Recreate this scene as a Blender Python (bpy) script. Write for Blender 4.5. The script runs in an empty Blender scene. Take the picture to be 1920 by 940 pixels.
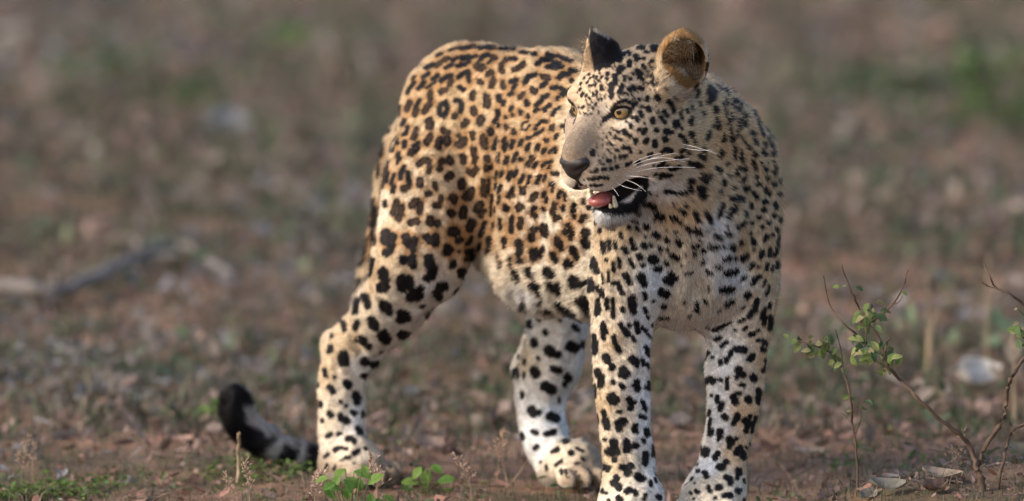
import bpy, math, random
import numpy as np
from mathutils import Vector, Matrix
random.seed(7); RNG = np.random.default_rng(7)
sc = bpy.context.scene

# ---- camera, sky, sun, exposure ------------------------------------------------------------------------------------------
cam_d = bpy.data.cameras.new('camera'); cam_o = bpy.data.objects.new('camera', cam_d); sc.collection.objects.link(cam_o)
cam_o.location = (0, -10, 1.35); cam_o.rotation_euler = (math.radians(90 - 5.6), 0, 0)
cam_d.sensor_width = 36.0; cam_d.lens = 36.0 * 12300 / 1920
cam_d.clip_start = .5; cam_d.clip_end = 2000
cam_d.dof.use_dof = True; cam_d.dof.focus_distance = 9.60
cam_d.dof.aperture_fstop = (cam_d.lens / 1000) / .085        # an 85 mm wide aperture
sc.camera = cam_o
SUN_DIR = Vector((-.80, -.27, .52)).normalized()              # towards the sun: low, from the left and a little from behind us
SUN_EL = math.asin(SUN_DIR.z); SUN_AZ = math.atan2(SUN_DIR.x, SUN_DIR.y)
w = bpy.data.worlds.new('World'); sc.world = w; w.use_nodes = True
nt = w.node_tree; bg = nt.nodes['Background']
sky = nt.nodes.new('ShaderNodeTexSky'); sky.sky_type = 'NISHITA'; sky.sun_disc = False
sky.sun_elevation = SUN_EL; sky.sun_rotation = SUN_AZ
sky.dust_density = 3.0; sky.air_density = 1.0
nt.links.new(sky.outputs[0], bg.inputs[0]); bg.inputs[1].default_value = .15
sd = bpy.data.lights.new('sun', 'SUN'); so = bpy.data.objects.new('sun', sd); sc.collection.objects.link(so)
sd.energy = 1.1; sd.angle = math.radians(12.0); sd.color = (1.0, .95, .87)
so.rotation_euler = SUN_DIR.to_track_quat('Z', 'Y').to_euler()
vs = sc.view_settings; vs.view_transform = 'Standard'; vs.look = 'None'; vs.gamma = 1.0; vs.exposure = .9; vs.use_curve_mapping = False
sc.cycles.max_bounces = 6; sc.cycles.diffuse_bounces = 3; sc.cycles.glossy_bounces = 2; sc.cycles.transmission_bounces = 3; sc.cycles.transparent_max_bounces = 6

# ---- helpers ---------------------------------------------------------------------------------------------------------------
def tag(o, label=None, cat=None, group=None, kind=None):
    for k, v in (('label', label), ('category', cat), ('group', group), ('kind', kind)):
        if v: o[k] = v
    return o
def link(name, data, parent=None, loc=None):
    o = bpy.data.objects.new(name, data); sc.collection.objects.link(o)
    if parent: o.parent = parent
    if loc is not None: o.location = loc
    return o
def np_mesh(name, V, Fc, mat=None, smooth=True):
    "mesh from arrays; Fc is (n,3) or (n,4)"
    V = np.asarray(V, np.float32); Fc = np.asarray(Fc, np.int32); k = Fc.shape[1]
    me = bpy.data.meshes.new(name)
    me.vertices.add(len(V)); me.vertices.foreach_set('co', V.ravel())
    me.loops.add(Fc.size); me.loops.foreach_set('vertex_index', Fc.ravel())
    me.polygons.add(len(Fc)); me.polygons.foreach_set('loop_start', np.arange(0, Fc.size, k, dtype=np.int32))
    me.polygons.foreach_set('loop_total', np.full(len(Fc), k, np.int32))
    me.polygons.foreach_set('use_smooth', np.full(len(Fc), smooth))
    me.update(calc_edges=True); me.validate()
    if mat: me.materials.append(mat)
    return me
def set_col(me, name, C):
    a = me.attributes.new(name, 'FLOAT_COLOR', 'POINT')
    a.data.foreach_set('color', np.concatenate([C, np.ones((len(C), 1))], 1).astype(np.float32).ravel())
def mat_new(name):
    m = bpy.data.materials.new(name); m.use_nodes = True
    n = m.node_tree.nodes; b = n['Principled BSDF']
    return m, m.node_tree, b
def attr_mat(name, rough=.8, spec=.2, attr='col', trans=0.0):
    m, t, b = mat_new(name)
    a = t.nodes.new('ShaderNodeAttribute'); a.attribute_name = attr
    t.links.new(a.outputs['Color'], b.inputs['Base Color'])
    b.inputs['Roughness'].default_value = rough; b.inputs['Specular IOR Level'].default_value = spec
    if trans > 0:
        tr = t.nodes.new('ShaderNodeBsdfTranslucent'); mx = t.nodes.new('ShaderNodeMixShader'); mx.inputs[0].default_value = trans
        t.links.new(a.outputs['Color'], tr.inputs[0]); t.links.new(b.outputs[0], mx.inputs[1]); t.links.new(tr.outputs[0], mx.inputs[2])
        t.links.new(mx.outputs[0], t.nodes['Material Output'].inputs[0])
    return m
def plain_mat(name, col, rough=.5, spec=.5, coat=0.0):
    m, t, b = mat_new(name)
    nz = t.nodes.new('ShaderNodeTexNoise'); nz.inputs['Scale'].default_value = 90; nz.inputs['Detail'].default_value = 4
    tc = t.nodes.new('ShaderNodeTexCoord'); t.links.new(tc.outputs['Object'], nz.inputs['Vector'])
    r = t.nodes.new('ShaderNodeValToRGB')
    r.color_ramp.elements[0].position = .3; r.color_ramp.elements[1].position = .7
    r.color_ramp.elements[0].color = (*[c * .7 for c in col], 1); r.color_ramp.elements[1].color = (*[min(1, c * 1.25) for c in col], 1)
    t.links.new(nz.outputs['Fac'], r.inputs[0]); t.links.new(r.outputs[0], b.inputs['Base Color'])
    bp = t.nodes.new('ShaderNodeBump'); bp.inputs['Strength'].default_value = .25; bp.inputs['Distance'].default_value = .002
    t.links.new(nz.outputs['Fac'], bp.inputs['Height']); t.links.new(bp.outputs[0], b.inputs['Normal'])
    b.inputs['Roughness'].default_value = rough; b.inputs['Specular IOR Level'].default_value = spec
    b.inputs['Coat Weight'].default_value = coat
    return m
#--GEO-BEGIN  (pure numpy: camera maths, the leopard's body as a blended solid, its mesh)
import numpy as np
F_PX = 12300.0                      # focal length in photograph pixels (1920 wide)
CAM = np.array([0.0, -10.0, 1.35])
TILT = math.radians(5.6)
c_f = np.array([0, math.cos(TILT), -math.sin(TILT)])
c_r = np.array([1.0, 0, 0])
c_u = np.array([0, math.sin(TILT), math.cos(TILT)])

def at(px, py, Y):
    "point of the world on the plane y = Y that is seen at a photograph pixel"
    d = c_f + (px - 960) / F_PX * c_r + (470 - py) / F_PX * c_u
    return CAM + d * ((Y - CAM[1]) / d[1])
def mpp(Y):
    return (Y - CAM[1]) / F_PX * 1.0
def to_px(P):
    v = np.asarray(P) - CAM
    z = v @ c_f
    return 960 + F_PX * (v @ c_r) / z, 470 - F_PX * (v @ c_u) / z, z
def nrm(v):
    v = np.asarray(v, float); return v / (np.linalg.norm(v) + 1e-12)

PRIMS = []          # dicts: eval function data, blend radius k, flow direction, fur length
def cone(a, b, ra, rb, k=.025, flow=None, fur=.010, tag='', op='+'):
    a, b = np.array(a, float), np.array(b, float)
    PRIMS.append(dict(t='c', a=a, b=b, ra=ra, rb=rb, k=k, flow=nrm(b - a) if flow is None else nrm(flow), fur=fur, tag=tag, op=op,
                      c=(a + b) / 2, R=np.linalg.norm(b - a) / 2 + max(ra, rb)))
def ell(c, axes, semi, k=.03, flow=(0, 0, -1), fur=.012, tag='', op='+'):
    c = np.array(c, float); A = np.array([nrm(x) for x in axes])
    PRIMS.append(dict(t='e', a=c, A=A, s=np.array(semi, float), k=k, flow=nrm(flow), fur=fur, tag=tag, op=op, c=c, R=max(semi)))
def shell(c, axes, semi, off, thin, cut, plane=None, k=.01, flow=(0, 0, 1), fur=.008, tag='ear'):
    "hollow half cup (an ear): outer ellipsoid less an inner one shifted along off"
    c = np.array(c, float); A = np.array([nrm(x) for x in axes])
    PRIMS.append(dict(t='s', a=c, A=A, s=np.array(semi, float), off=np.array(off, float), thin=thin, cut=cut, plane=plane, k=k, flow=nrm(flow), fur=fur, tag=tag, op='+', c=c, R=max(semi)))
def d_ell(q, s):
    k0 = np.sqrt((q / s) ** 2 @ np.ones(3)); k1 = np.sqrt((q / (s * s)) ** 2 @ np.ones(3))
    return k0 * (k0 - 1) / np.maximum(k1, 1e-9)
def d_prim(p, P):
    if p['t'] == 'w':
        W = p['W']; d = np.full(P.shape[:-1], 9.0)
        for u, w in zip(W, W[1:]):
            ba = w[:3] - u[:3]
            t = np.clip(((P - u[:3]) @ ba) / max(ba @ ba, 1e-12), 0, 1)
            q = P - u[:3] - t[..., None] * ba
            d = np.minimum(d, np.sqrt((q * q) @ np.ones(3)) - (u[3] + (w[3] - u[3]) * t))
        return d
    if p['t'] == 'c':
        ba = p['b'] - p['a']; L2 = ba @ ba
        t = np.clip(((P - p['a']) @ ba) / max(L2, 1e-12), 0, 1)
        q = P - p['a'] - t[..., None] * ba
        return np.sqrt((q * q) @ np.ones(3)) - (p['ra'] + (p['rb'] - p['ra']) * t)
    q = (P - p['a']) @ p['A'].T
    if p['t'] == 'e':
        return d_ell(q, p['s'])
    o = d_ell(q, p['s'])
    i = d_ell(q - p['off'], p['s'] - p['thin'])
    d = np.maximum(np.maximum(o, -i), q[..., 0] - p['cut'])
    if p['plane'] is not None: d = np.maximum(d, (P - p['plane'][0]) @ p['plane'][1])
    return d
def catmull(W, n=4):
    W = np.array(W, float); W = np.vstack([2 * W[0] - W[1], W, 2 * W[-1] - W[-2]]); out = []
    for i in range(1, len(W) - 2):
        for t in np.arange(n) / n:
            a, b, c, d = W[i - 1], W[i], W[i + 1], W[i + 2]
            out.append(.5 * (2 * b + (c - a) * t + (2 * a - 5 * b + 4 * c - d) * t * t + (3 * b - a - 3 * c + d) * t ** 3))
    return np.array(out + [W[-2]])
def chain(pts, k=.025, fur=.009, tag='', flow=None):
    "a limb: one smooth tube through (px, py, Y, radius in photograph pixels)"
    W = catmull([np.append(at(x, y, Y), (r + 3.5) * mpp(Y)) for x, y, Y, r in pts], 5)
    c = W[:, :3].mean(0)
    PRIMS.append(dict(t='w', W=W, k=k, flow=None if flow is None else nrm(flow), fur=fur, tag=tag, op='+', c=c,
                      R=np.max(np.linalg.norm(W[:, :3] - c, axis=1) + W[:, 3])))

def frame(deg):
    a = math.radians(deg)
    h = np.array([math.cos(a), -math.sin(a), 0]); r = np.array([-math.sin(a), -math.cos(a), 0])
    return h, r, np.array([0, 0, 1.0])
UP = np.array([0, 0, 1.0])

# ---- trunk -------------------------------------------------------------------------------------------------------------
hB, rB, _ = frame(52)      # hindquarters
hM, rM, _ = frame(55)
hF, rF, _ = frame(72)      # forequarters
back = -hM * .85 + np.array([0, 0, -.45])
ell(at(868, 194, .12), (hB, rB, UP), (.098, .078, .080), .05, back, .012, 'trunk')
ell(at(870, 255, .12), (hB, rB, UP), (.114, .084, .125), .05, back, .012, 'trunk')
ell(at(965, 285, .02), (hM, rM, UP), (.17, .082, .150), .05, back, .013, 'trunk')
ell(at(1090, 335, -.09), (hM, rM, UP), (.18, .112, .183), .05, back, .014, 'trunk')
ell(at(1200, 355, -.18), (hM, rM, UP), (.15, .112, .19), .05, back, .014, 'trunk')
ell(at(1290, 380, -.24), (hF, rF, UP), (.12, .115, .18), .05, -UP, .014, 'trunk')
ell(at(1302, 470, -.335), (hF, rF, UP), (.06, .085, .095), .05, -UP, .016, 'chest')
ell(at(1285, 530, -.31), (hF, rF, UP), (.06, .065, .06), .06, -UP, .015, 'chest')
# spine ridge from the rump to the withers
cone(at(890, 128, .14), at(1040, 142, .0), .03, .03, .05, back, .011, 'trunk')
cone(at(1040, 142, .0), at(1300, 190, -.17), .03, .045, .05, back, .011, 'trunk')
# skin of the belly towards the flank fold
cone(at(900, 430, .08), at(1010, 512, -.05), .045, .05, .06, back, .024, 'belly')
cone(at(1010, 512, -.05), at(1180, 555, -.2), .045, .045, .06, back, .020, 'belly')
# ---- shoulders -----------------------------------------------------------------------------------------------------------
chain([(1232, 250, -.23, 60), (1200, 350, -.31, 80), (1190, 440, -.36, 76), (1178, 530, -.37, 66)], .032, .012, 'shoulder')
chain([(1350, 255, -.16, 60), (1377, 345, -.21, 76), (1389, 430, -.27, 74), (1386, 530, -.285, 66)], .04, .012, 'shoulder')
# ---- neck ----------------------------------------------------------------------------------------------------------------
chain([(1228, 215, -.40, 70), (1292, 240, -.33, 92), (1330, 302, -.23, 110)], .05, .016, 'neck')
chain([(1230, 300, -.41, 66), (1296, 400, -.36, 78)], .05, .018, 'neck')
# ---- right fore leg --------------------------------------------------------------------------------------------------------
chain([(1178, 530, -.37, 64), (1168, 610, -.37, 59), (1166, 690, -.37, 54), (1168, 755, -.365, 51), (1174, 815, -.362, 50), (1179, 870, -.365, 51), (1183, 915, -.372, 54)], .03, .008, 'leg')
# ---- left fore leg ---------------------------------------------------------------------------------------------------------
chain([(1390, 530, -.285, 64), (1386, 610, -.285, 61), (1381, 680, -.285, 58), (1375, 750, -.285, 53), (1366, 812, -.282, 46), (1357, 860, -.285, 46), (1347, 905, -.295, 50)], .03, .008, 'leg')
def paw(c, fwd, w=.052, ln=.06, ht=.034, toes=True):
    "c: point on the ground under the paw's middle"
    f = nrm(fwd); s = np.array([-f[1], f[0], 0])
    ell(c + UP * ht, (f, s, UP), (ln, w, ht), .025, f * .8 - UP * .3, .006, 'paw')
    for q, (o, l) in enumerate(((-.036, .030), (-.013, .046), (.013, .046), (.036, .030))):
        ell(c + f * (ln * .5 + l * .42) + s * o + UP * .020, (f, s, UP), (.029, .0138, .020), .006, f - UP * .5, .005, 'paw')
g_rf = at(1184, 470, -.39); g_rf[2] = 0
g_lf = at(1338, 470, -.315); g_lf[2] = 0
paw(g_rf, (-.02, -1, 0)); paw(g_lf, (-.3, -.95, 0))
# ---- right hind leg --------------------------------------------------------------------------------------------------------
chain([(836, 270, .10, 94), (814, 345, .045, 98), (802, 420, .02, 94), (786, 488, .0, 82)], .02, .011, 'thigh', flow=(-.35, .1, -.93))
chain([(786, 488, .0, 80), (744, 558, .04, 68), (710, 600, .075, 60), (676, 646, .105, 44)], .025, .010, 'thigh', flow=(-.5, .2, -.8))
chain([(676, 630, .125, 32), (632, 640, .15, 27), (628, 664, .15, 26)], .03, .009, 'leg')
chain([(668, 655, .115, 48), (646, 695, .12, 45), (642, 760, .115, 44), (643, 830, .105, 44), (645, 872, .09, 42)], .02, .008, 'leg')
g_rh = at(670, 470, .06); g_rh[2] = .0
paw(g_rh, (.75, -.66, 0), .040, .052, .031)
cone(at(646, 872, .09), g_rh + UP * .04, .036, .036, .02, fur=.007, tag='paw')
# ---- left hind leg ---------------------------------------------------------------------------------------------------------
chain([(960, 320, .22, 80), (1000, 450, .17, 74), (1046, 560, .12, 66), (1042, 630, .10, 57), (1030, 690, .115, 47)], .04, .010, 'thigh')
chain([(1004, 640, .16, 26), (986, 690, .17, 22)], .03, .008, 'leg')
chain([(986, 690, .17, 24), (996, 735, .155, 26)], .02, .008, 'leg')
chain([(1034, 690, .115, 46), (1018, 735, .13, 46), (1013, 780, .125, 46), (1027, 835, .09, 45), (1053, 878, .055, 42)], .03, .008, 'leg')
g_lh = at(1082, 470, .02); g_lh[2] = .0
paw(g_lh, (.45, -.9, 0), .042, .05, .034)
cone(at(1050, 878, .055), g_lh + UP * .045, .034, .034, .02, fur=.007, tag='paw')
# ---- tail ------------------------------------------------------------------------------------------------------------------
TAIL = [(806, 190, .19, 36), (766, 246, .225, 30), (738, 300, .255, 26), (724, 365, .26, 24), (716, 430, .255, 24), (702, 500, .25, 24), (684, 570, .245, 23), (664, 640, .25, 22), (650, 730, .26, 22),
        (650, 800, .26, 22), (632, 848, .255, 23), (592, 862, .25, 24), (548, 854, .245, 26), (508, 836, .24, 28), (472, 812, .235, 29), (450, 782, .23, 29), (442, 756, .23, 26)]
chain(TAIL, .02, .020, 'tail')

# ---- folds: furrows in the skin at the breastbone, elbow, armpit, flank, shoulder edge and hock ------------------------------
def fold(r, k, *pts):
    for a, b in zip(pts, pts[1:]): cone(a, b, r, r, k, fur=0, tag='fold', op='-')
fold(.004, .018, (.281, -.420, .43), (.276, -.403, .385), (.275, -.393, .345))
fold(.004, .014, (.295, -.325, .283), (.332, -.343, .302), (.365, -.343, .33))
fold(.004, .012, (.216, -.374, .300), (.238, -.388, .333))
fold(.006, .022, (-.026, -.068, .58), (-.032, -.082, .49), (-.034, -.055, .415), (-.031, -.060, .375))
fold(.004, .014, (.125, -.388, .44), (.125, -.402, .385), (.120, -.400, .34), (.115, -.372, .30))
fold(.004, .014, (-.258, .070, .262), (-.243, .060, .232), (-.232, .060, .205))
# ---- head (local axes: F towards the nose, L the animal's left, U up) ------------------------------------------------------
HY = math.radians(42); HP = math.radians(15)
fh = np.array([-math.sin(HY), -math.cos(HY), 0])
HF = fh * math.cos(HP) - UP * math.sin(HP)
HU = UP * math.cos(HP) + fh * math.sin(HP)
HL = np.array([math.cos(HY), -math.sin(HY), 0])
HAX = (HF, HL, HU)
HC = at(1116, 205, -.485) - HF * .07 - HU * .03
def hp(f, l, u): return HC + HF * f + HL * l + HU * u
def hell(f, l, u, semi, k=.02, fur=.006, tag='head', op='+', axes=None): ell(hp(f, l, u), axes or HAX, semi, k, HF * -1, fur, tag, op)
def hcone(a, b, ra, rb, k=.015, fur=.005, tag='head', op='+'): cone(hp(*a), hp(*b), ra, rb, k, -HF, fur, tag, op)
hell(-.012, 0, .022, (.088, .076, .066), .02)                         # skull
hell(-.07, 0, .0, (.06, .075, .075), .04, .012)                       # nape
for s in (-1, 1):
    hell(.012, s * .052, -.018, (.058, .036, .048), .03)               # cheek bone and jaw muscle
    hell(-.03, s * .058, -.05, (.045, .034, .045), .03, .014)          # ruff
    hcone((.046, s * .024, .056), (.060, s * .043, .046), .018, .013, .03)   # brow
    hcone((.074, s * .026, -.005), (.055, s * .05, .0), .022, .018, .02)     # under the eye
    hell(.050, s * .036, -.034, (.05, .028, .032), .03)               # cheek under the eye
    hell(.100, s * .021, -.054, (.037, .0255, .031), .014)             # whisker pad
    hcone((.075, s * .024, -.056), (.005, s * .048, -.056), .018, .027, .03)   # cheek behind the pad
    hcone((.0, s * .042, -.082), (.07, s * .014, -.122), .022, .017, .018)   # lower jaw
hcone((.035, 0, .052), (.128, 0, -.013), .023, .019, .022)              # bridge of the nose
hell(.092, 0, -.034, (.05, .034, .036), .02)                          # muzzle
hcone((.058, 0, -.119), (.084, 0, -.123), .019, .017, .015, .012)     # chin
hcone((.0, 0, -.08), (.05, 0, -.105), .03, .02, .02, .012)            # throat of the jaw
# the open mouth, cut out of the solid
MOUTH_A, MOUTH_B = (.032, 0, -.082), (.125, 0, -.110)
PRIMS.append(dict(t='e', a=hp(.078, 0, -.0955), A=np.array([nrm(np.array(hp(*MOUTH_B)) - hp(*MOUTH_A)), HL, np.cross(nrm(np.array(hp(*MOUTH_B)) - hp(*MOUTH_A)), HL)]),
                  s=np.array([.056, .055, .0145]), k=.006, flow=-HF, fur=0, tag='mouth', op='-', c=hp(.078, 0, -.0955), R=.055))
# ears
EAR_L = hp(-.036, .090, .074)
aL = (nrm(HF * .62 + HL * .70 + HU * .05), nrm(HL * .62 - HF * .7), HU * .95 + HL * .3)
EAXL = aL
shell(EAR_L, (aL[0], np.cross(nrm(aL[2]), aL[0]), aL[2]), (.036, .0375, .040), (.006, 0, 0), .006, .010, None, .012)
EAR_R = at(1111, 102, -.43)
aR = nrm([-.93, .30, .14])
aRu = nrm(np.array([-.04, 0, 1.0]) - aR * np.dot(aR, [-.04, 0, 1.0]))
EAXR = (aR, np.cross(aRu, aR), aRu)
shell(EAR_R, EAXR, (.040, .034, .054), (.004, 0, 0), .006, .004, (at(1104, 47, -.43), nrm((.56, .1, .83))), .012)
hell(-.014, .080, .046, (.030, .022, .026), .02, .016)                 # fold of skin under the near ear
# eyes: sockets cut as almonds, eyeballs are meshes of their own
EYES = []
for s in (-1, 1):
    e = hp(.064, s * .045, .026)
    out = nrm(HF * .80 + HL * s * .55 + HU * .12)
    side = nrm(np.cross(HU, out)); upv = np.cross(out, side)
    EYES.append((e, out, side, upv))
    tilt = math.radians(14) * s
    sx = side * math.cos(tilt) + upv * math.sin(tilt); sy = np.cross(out, sx)
    PRIMS.append(dict(t='e', a=e + out * .012 - upv * .0026, A=np.array([out, sx, sy]), s=np.array([.016, .0182, .0098]), k=.004, flow=-HF, fur=0, tag='eye', op='-', c=e + out * .012, R=.02))
# nostrils and lip cleft are on the nose, a mesh of its own
NOSE_C = hp(.138, 0, -.028)

def body_field(P, blk_c, blk_r):
    "P: (B, n, 3) points in B blocks; returns the blended distance (B, n)"
    d = np.full(P.shape[:2], .08, np.float32)
    for p in PRIMS:
        m = np.nonzero(np.linalg.norm(blk_c - p['c'], axis=1) < p['R'] + blk_r + p['k'] + .012)[0]
        if not len(m): continue
        e = d_prim(p, P[m].astype(np.float64)).astype(np.float32)
        if p['op'] == '+' and p['tag'] != 'ear': e = e + (.0015 if p['tag'] == 'head' else .0036 if p['tag'] in ('leg', 'paw', 'thigh') else .0028)      # room for the fur
        o = d[m]; k = p['k']
        if p['op'] == '+':
            h = np.maximum(k - np.abs(o - e), 0) / k
            d[m] = np.minimum(o, e) - h * h * k * .25
        else:
            e = -e
            h = np.maximum(k - np.abs(o - e), 0) / k
            d[m] = np.maximum(o, e) + h * h * k * .25
    return d

def surface_nets(field, lo, hi, h, nb=8):
    "mesh the zero set of field(P, block_centres, block_radius) on a grid of step h"
    n = np.ceil((np.array(hi) - lo) / (h * nb)).astype(int)
    N = n * nb
    bi = np.stack(np.meshgrid(*[np.arange(k) for k in n], indexing='ij'), -1).reshape(-1, 3)
    bc = lo + (bi + .5) * nb * h
    br = h * nb * math.sqrt(3) / 2
    dc = field(bc[:, None, :].astype(np.float32), bc, br)[:, 0]
    act = np.nonzero(np.abs(dc) < br * 1.5 + .006)[0]
    f = np.empty(tuple(N), np.float32)
    f6 = f.reshape(n[0], nb, n[1], nb, n[2], nb)
    f6[...] = dc.reshape(tuple(n))[:, None, :, None, :, None]
    g = np.stack(np.meshgrid(*[np.arange(nb)] * 3, indexing='ij'), -1).reshape(-1, 3)
    for s in range(0, len(act), 2500):
        a = act[s:s + 2500]
        P = (lo + (bi[a][:, None, :] * nb + g[None]) * h).astype(np.float32)
        v = field(P, bc[a], br).reshape(-1, nb, nb, nb)
        b = bi[a]
        f6[b[:, 0], :, b[:, 1], :, b[:, 2], :] = v
    ins = f < 0
    c = ins[:-1, :-1, :-1].astype(np.int8)
    tot = np.zeros(tuple(N - 1), np.int8)
    for dx in (0, 1):
        for dy in (0, 1):
            for dz in (0, 1):
                tot += ins[dx:N[0] - 1 + dx, dy:N[1] - 1 + dy, dz:N[2] - 1 + dz]
    cells = np.argwhere((tot > 0) & (tot < 8))
    idx = np.full(tuple(N - 1), -1, np.int32)
    idx[cells[:, 0], cells[:, 1], cells[:, 2]] = np.arange(len(cells))
    acc = np.zeros((len(cells), 3)); cnt = np.zeros(len(cells))
    cor = [(0, 0, 0), (1, 0, 0), (0, 1, 0), (1, 1, 0), (0, 0, 1), (1, 0, 1), (0, 1, 1), (1, 1, 1)]
    val = np.stack([f[cells[:, 0] + a, cells[:, 1] + b, cells[:, 2] + cc] for a, b, cc in cor], 1)
    for i in range(8):
        for j in range(i + 1, 8):
            if sum(abs(x - y) for x, y in zip(cor[i], cor[j])) != 1: continue
            m = (val[:, i] < 0) != (val[:, j] < 0)
            t = val[m, i] / (val[m, i] - val[m, j])
            acc[m] += np.array(cor[i]) + t[:, None] * (np.array(cor[j]) - np.array(cor[i])); cnt[m] += 1
    V = lo + (cells + acc / cnt[:, None]) * h
    quads = []
    for ax in range(3):
        s0 = [slice(None)] * 3; s1 = [slice(None)] * 3
        s0[ax] = slice(0, N[ax] - 1); s1[ax] = slice(1, N[ax])
        A = ins[tuple(s0)]; B = ins[tuple(s1)]
        e = np.argwhere(A != B)
        u, w = (ax + 1) % 3, (ax + 2) % 3
        ok = (e[:, u] > 0) & (e[:, w] > 0) & (e[:, u] < N[u] - 1) & (e[:, w] < N[w] - 1)
        e = e[ok]
        fl = A[e[:, 0], e[:, 1], e[:, 2]]
        q = []
        for du, dw in ((-1, -1), (0, -1), (0, 0), (-1, 0)):
            t = e.copy(); t[:, u] += du; t[:, w] += dw
            q.append(idx[t[:, 0], t[:, 1], t[:, 2]])
        q = np.stack(q, 1)
        q[~fl] = q[~fl][:, ::-1]
        quads.append(q)
    Q = np.concatenate(quads)
    return V, Q[(Q >= 0).all(1)]

def vertex_normals(V, Q):
    fn = np.cross(V[Q[:, 2]] - V[Q[:, 0]], V[Q[:, 3]] - V[Q[:, 1]])
    N = np.zeros_like(V)
    for i in range(4): 
        for a in range(3): N[:, a] += np.bincount(Q[:, i], fn[:, a], len(V))
    return N / (np.linalg.norm(N, axis=1)[:, None] + 1e-12)
def smooth_mesh(V, Q, it=2, lam=.4):
    for _ in range(it):
        S = np.zeros_like(V); C = np.zeros(len(V))
        for i, j in ((0, 1), (1, 2), (2, 3), (3, 0)):
            for a in range(3): S[:, a] += np.bincount(Q[:, i], V[Q[:, j], a], len(V)) + np.bincount(Q[:, j], V[Q[:, i], a], len(V))
            C += np.bincount(Q[:, i], minlength=len(V)) + np.bincount(Q[:, j], minlength=len(V))
        V = V + lam * (S / C[:, None] - V)
    return V
def wav(P, s, seed):
    r = np.random.default_rng(seed); out = np.zeros(len(P))
    for i in range(8):
        k = r.normal(size=3) * (1.25, 1.25, .6); k *= s * (.6 + .9 * r.random()) / np.linalg.norm(k); out += np.sin(P @ k + r.random() * 6.28)
    return out / 2.8
def build_body(h=.0025):
    V, Q = surface_nets(body_field, np.array([-.50, -.66, -.03]), np.array([.50, .40, .76]), h)
    V = smooth_mesh(V, Q, 4, .45)
    N = vertex_normals(V, Q)                            # muscle and loose skin: slight unevenness over all but the head
    far = np.clip((np.linalg.norm(V - hp(.03, 0, -.01), axis=1) - .13) / .06, 0, 1)
    V = V + N * (far * (.0016 * wav(V, 95, 71) + .0010 * wav(V, 230, 72)))[:, None]
    return V, Q, vertex_normals(V, Q)
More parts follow.
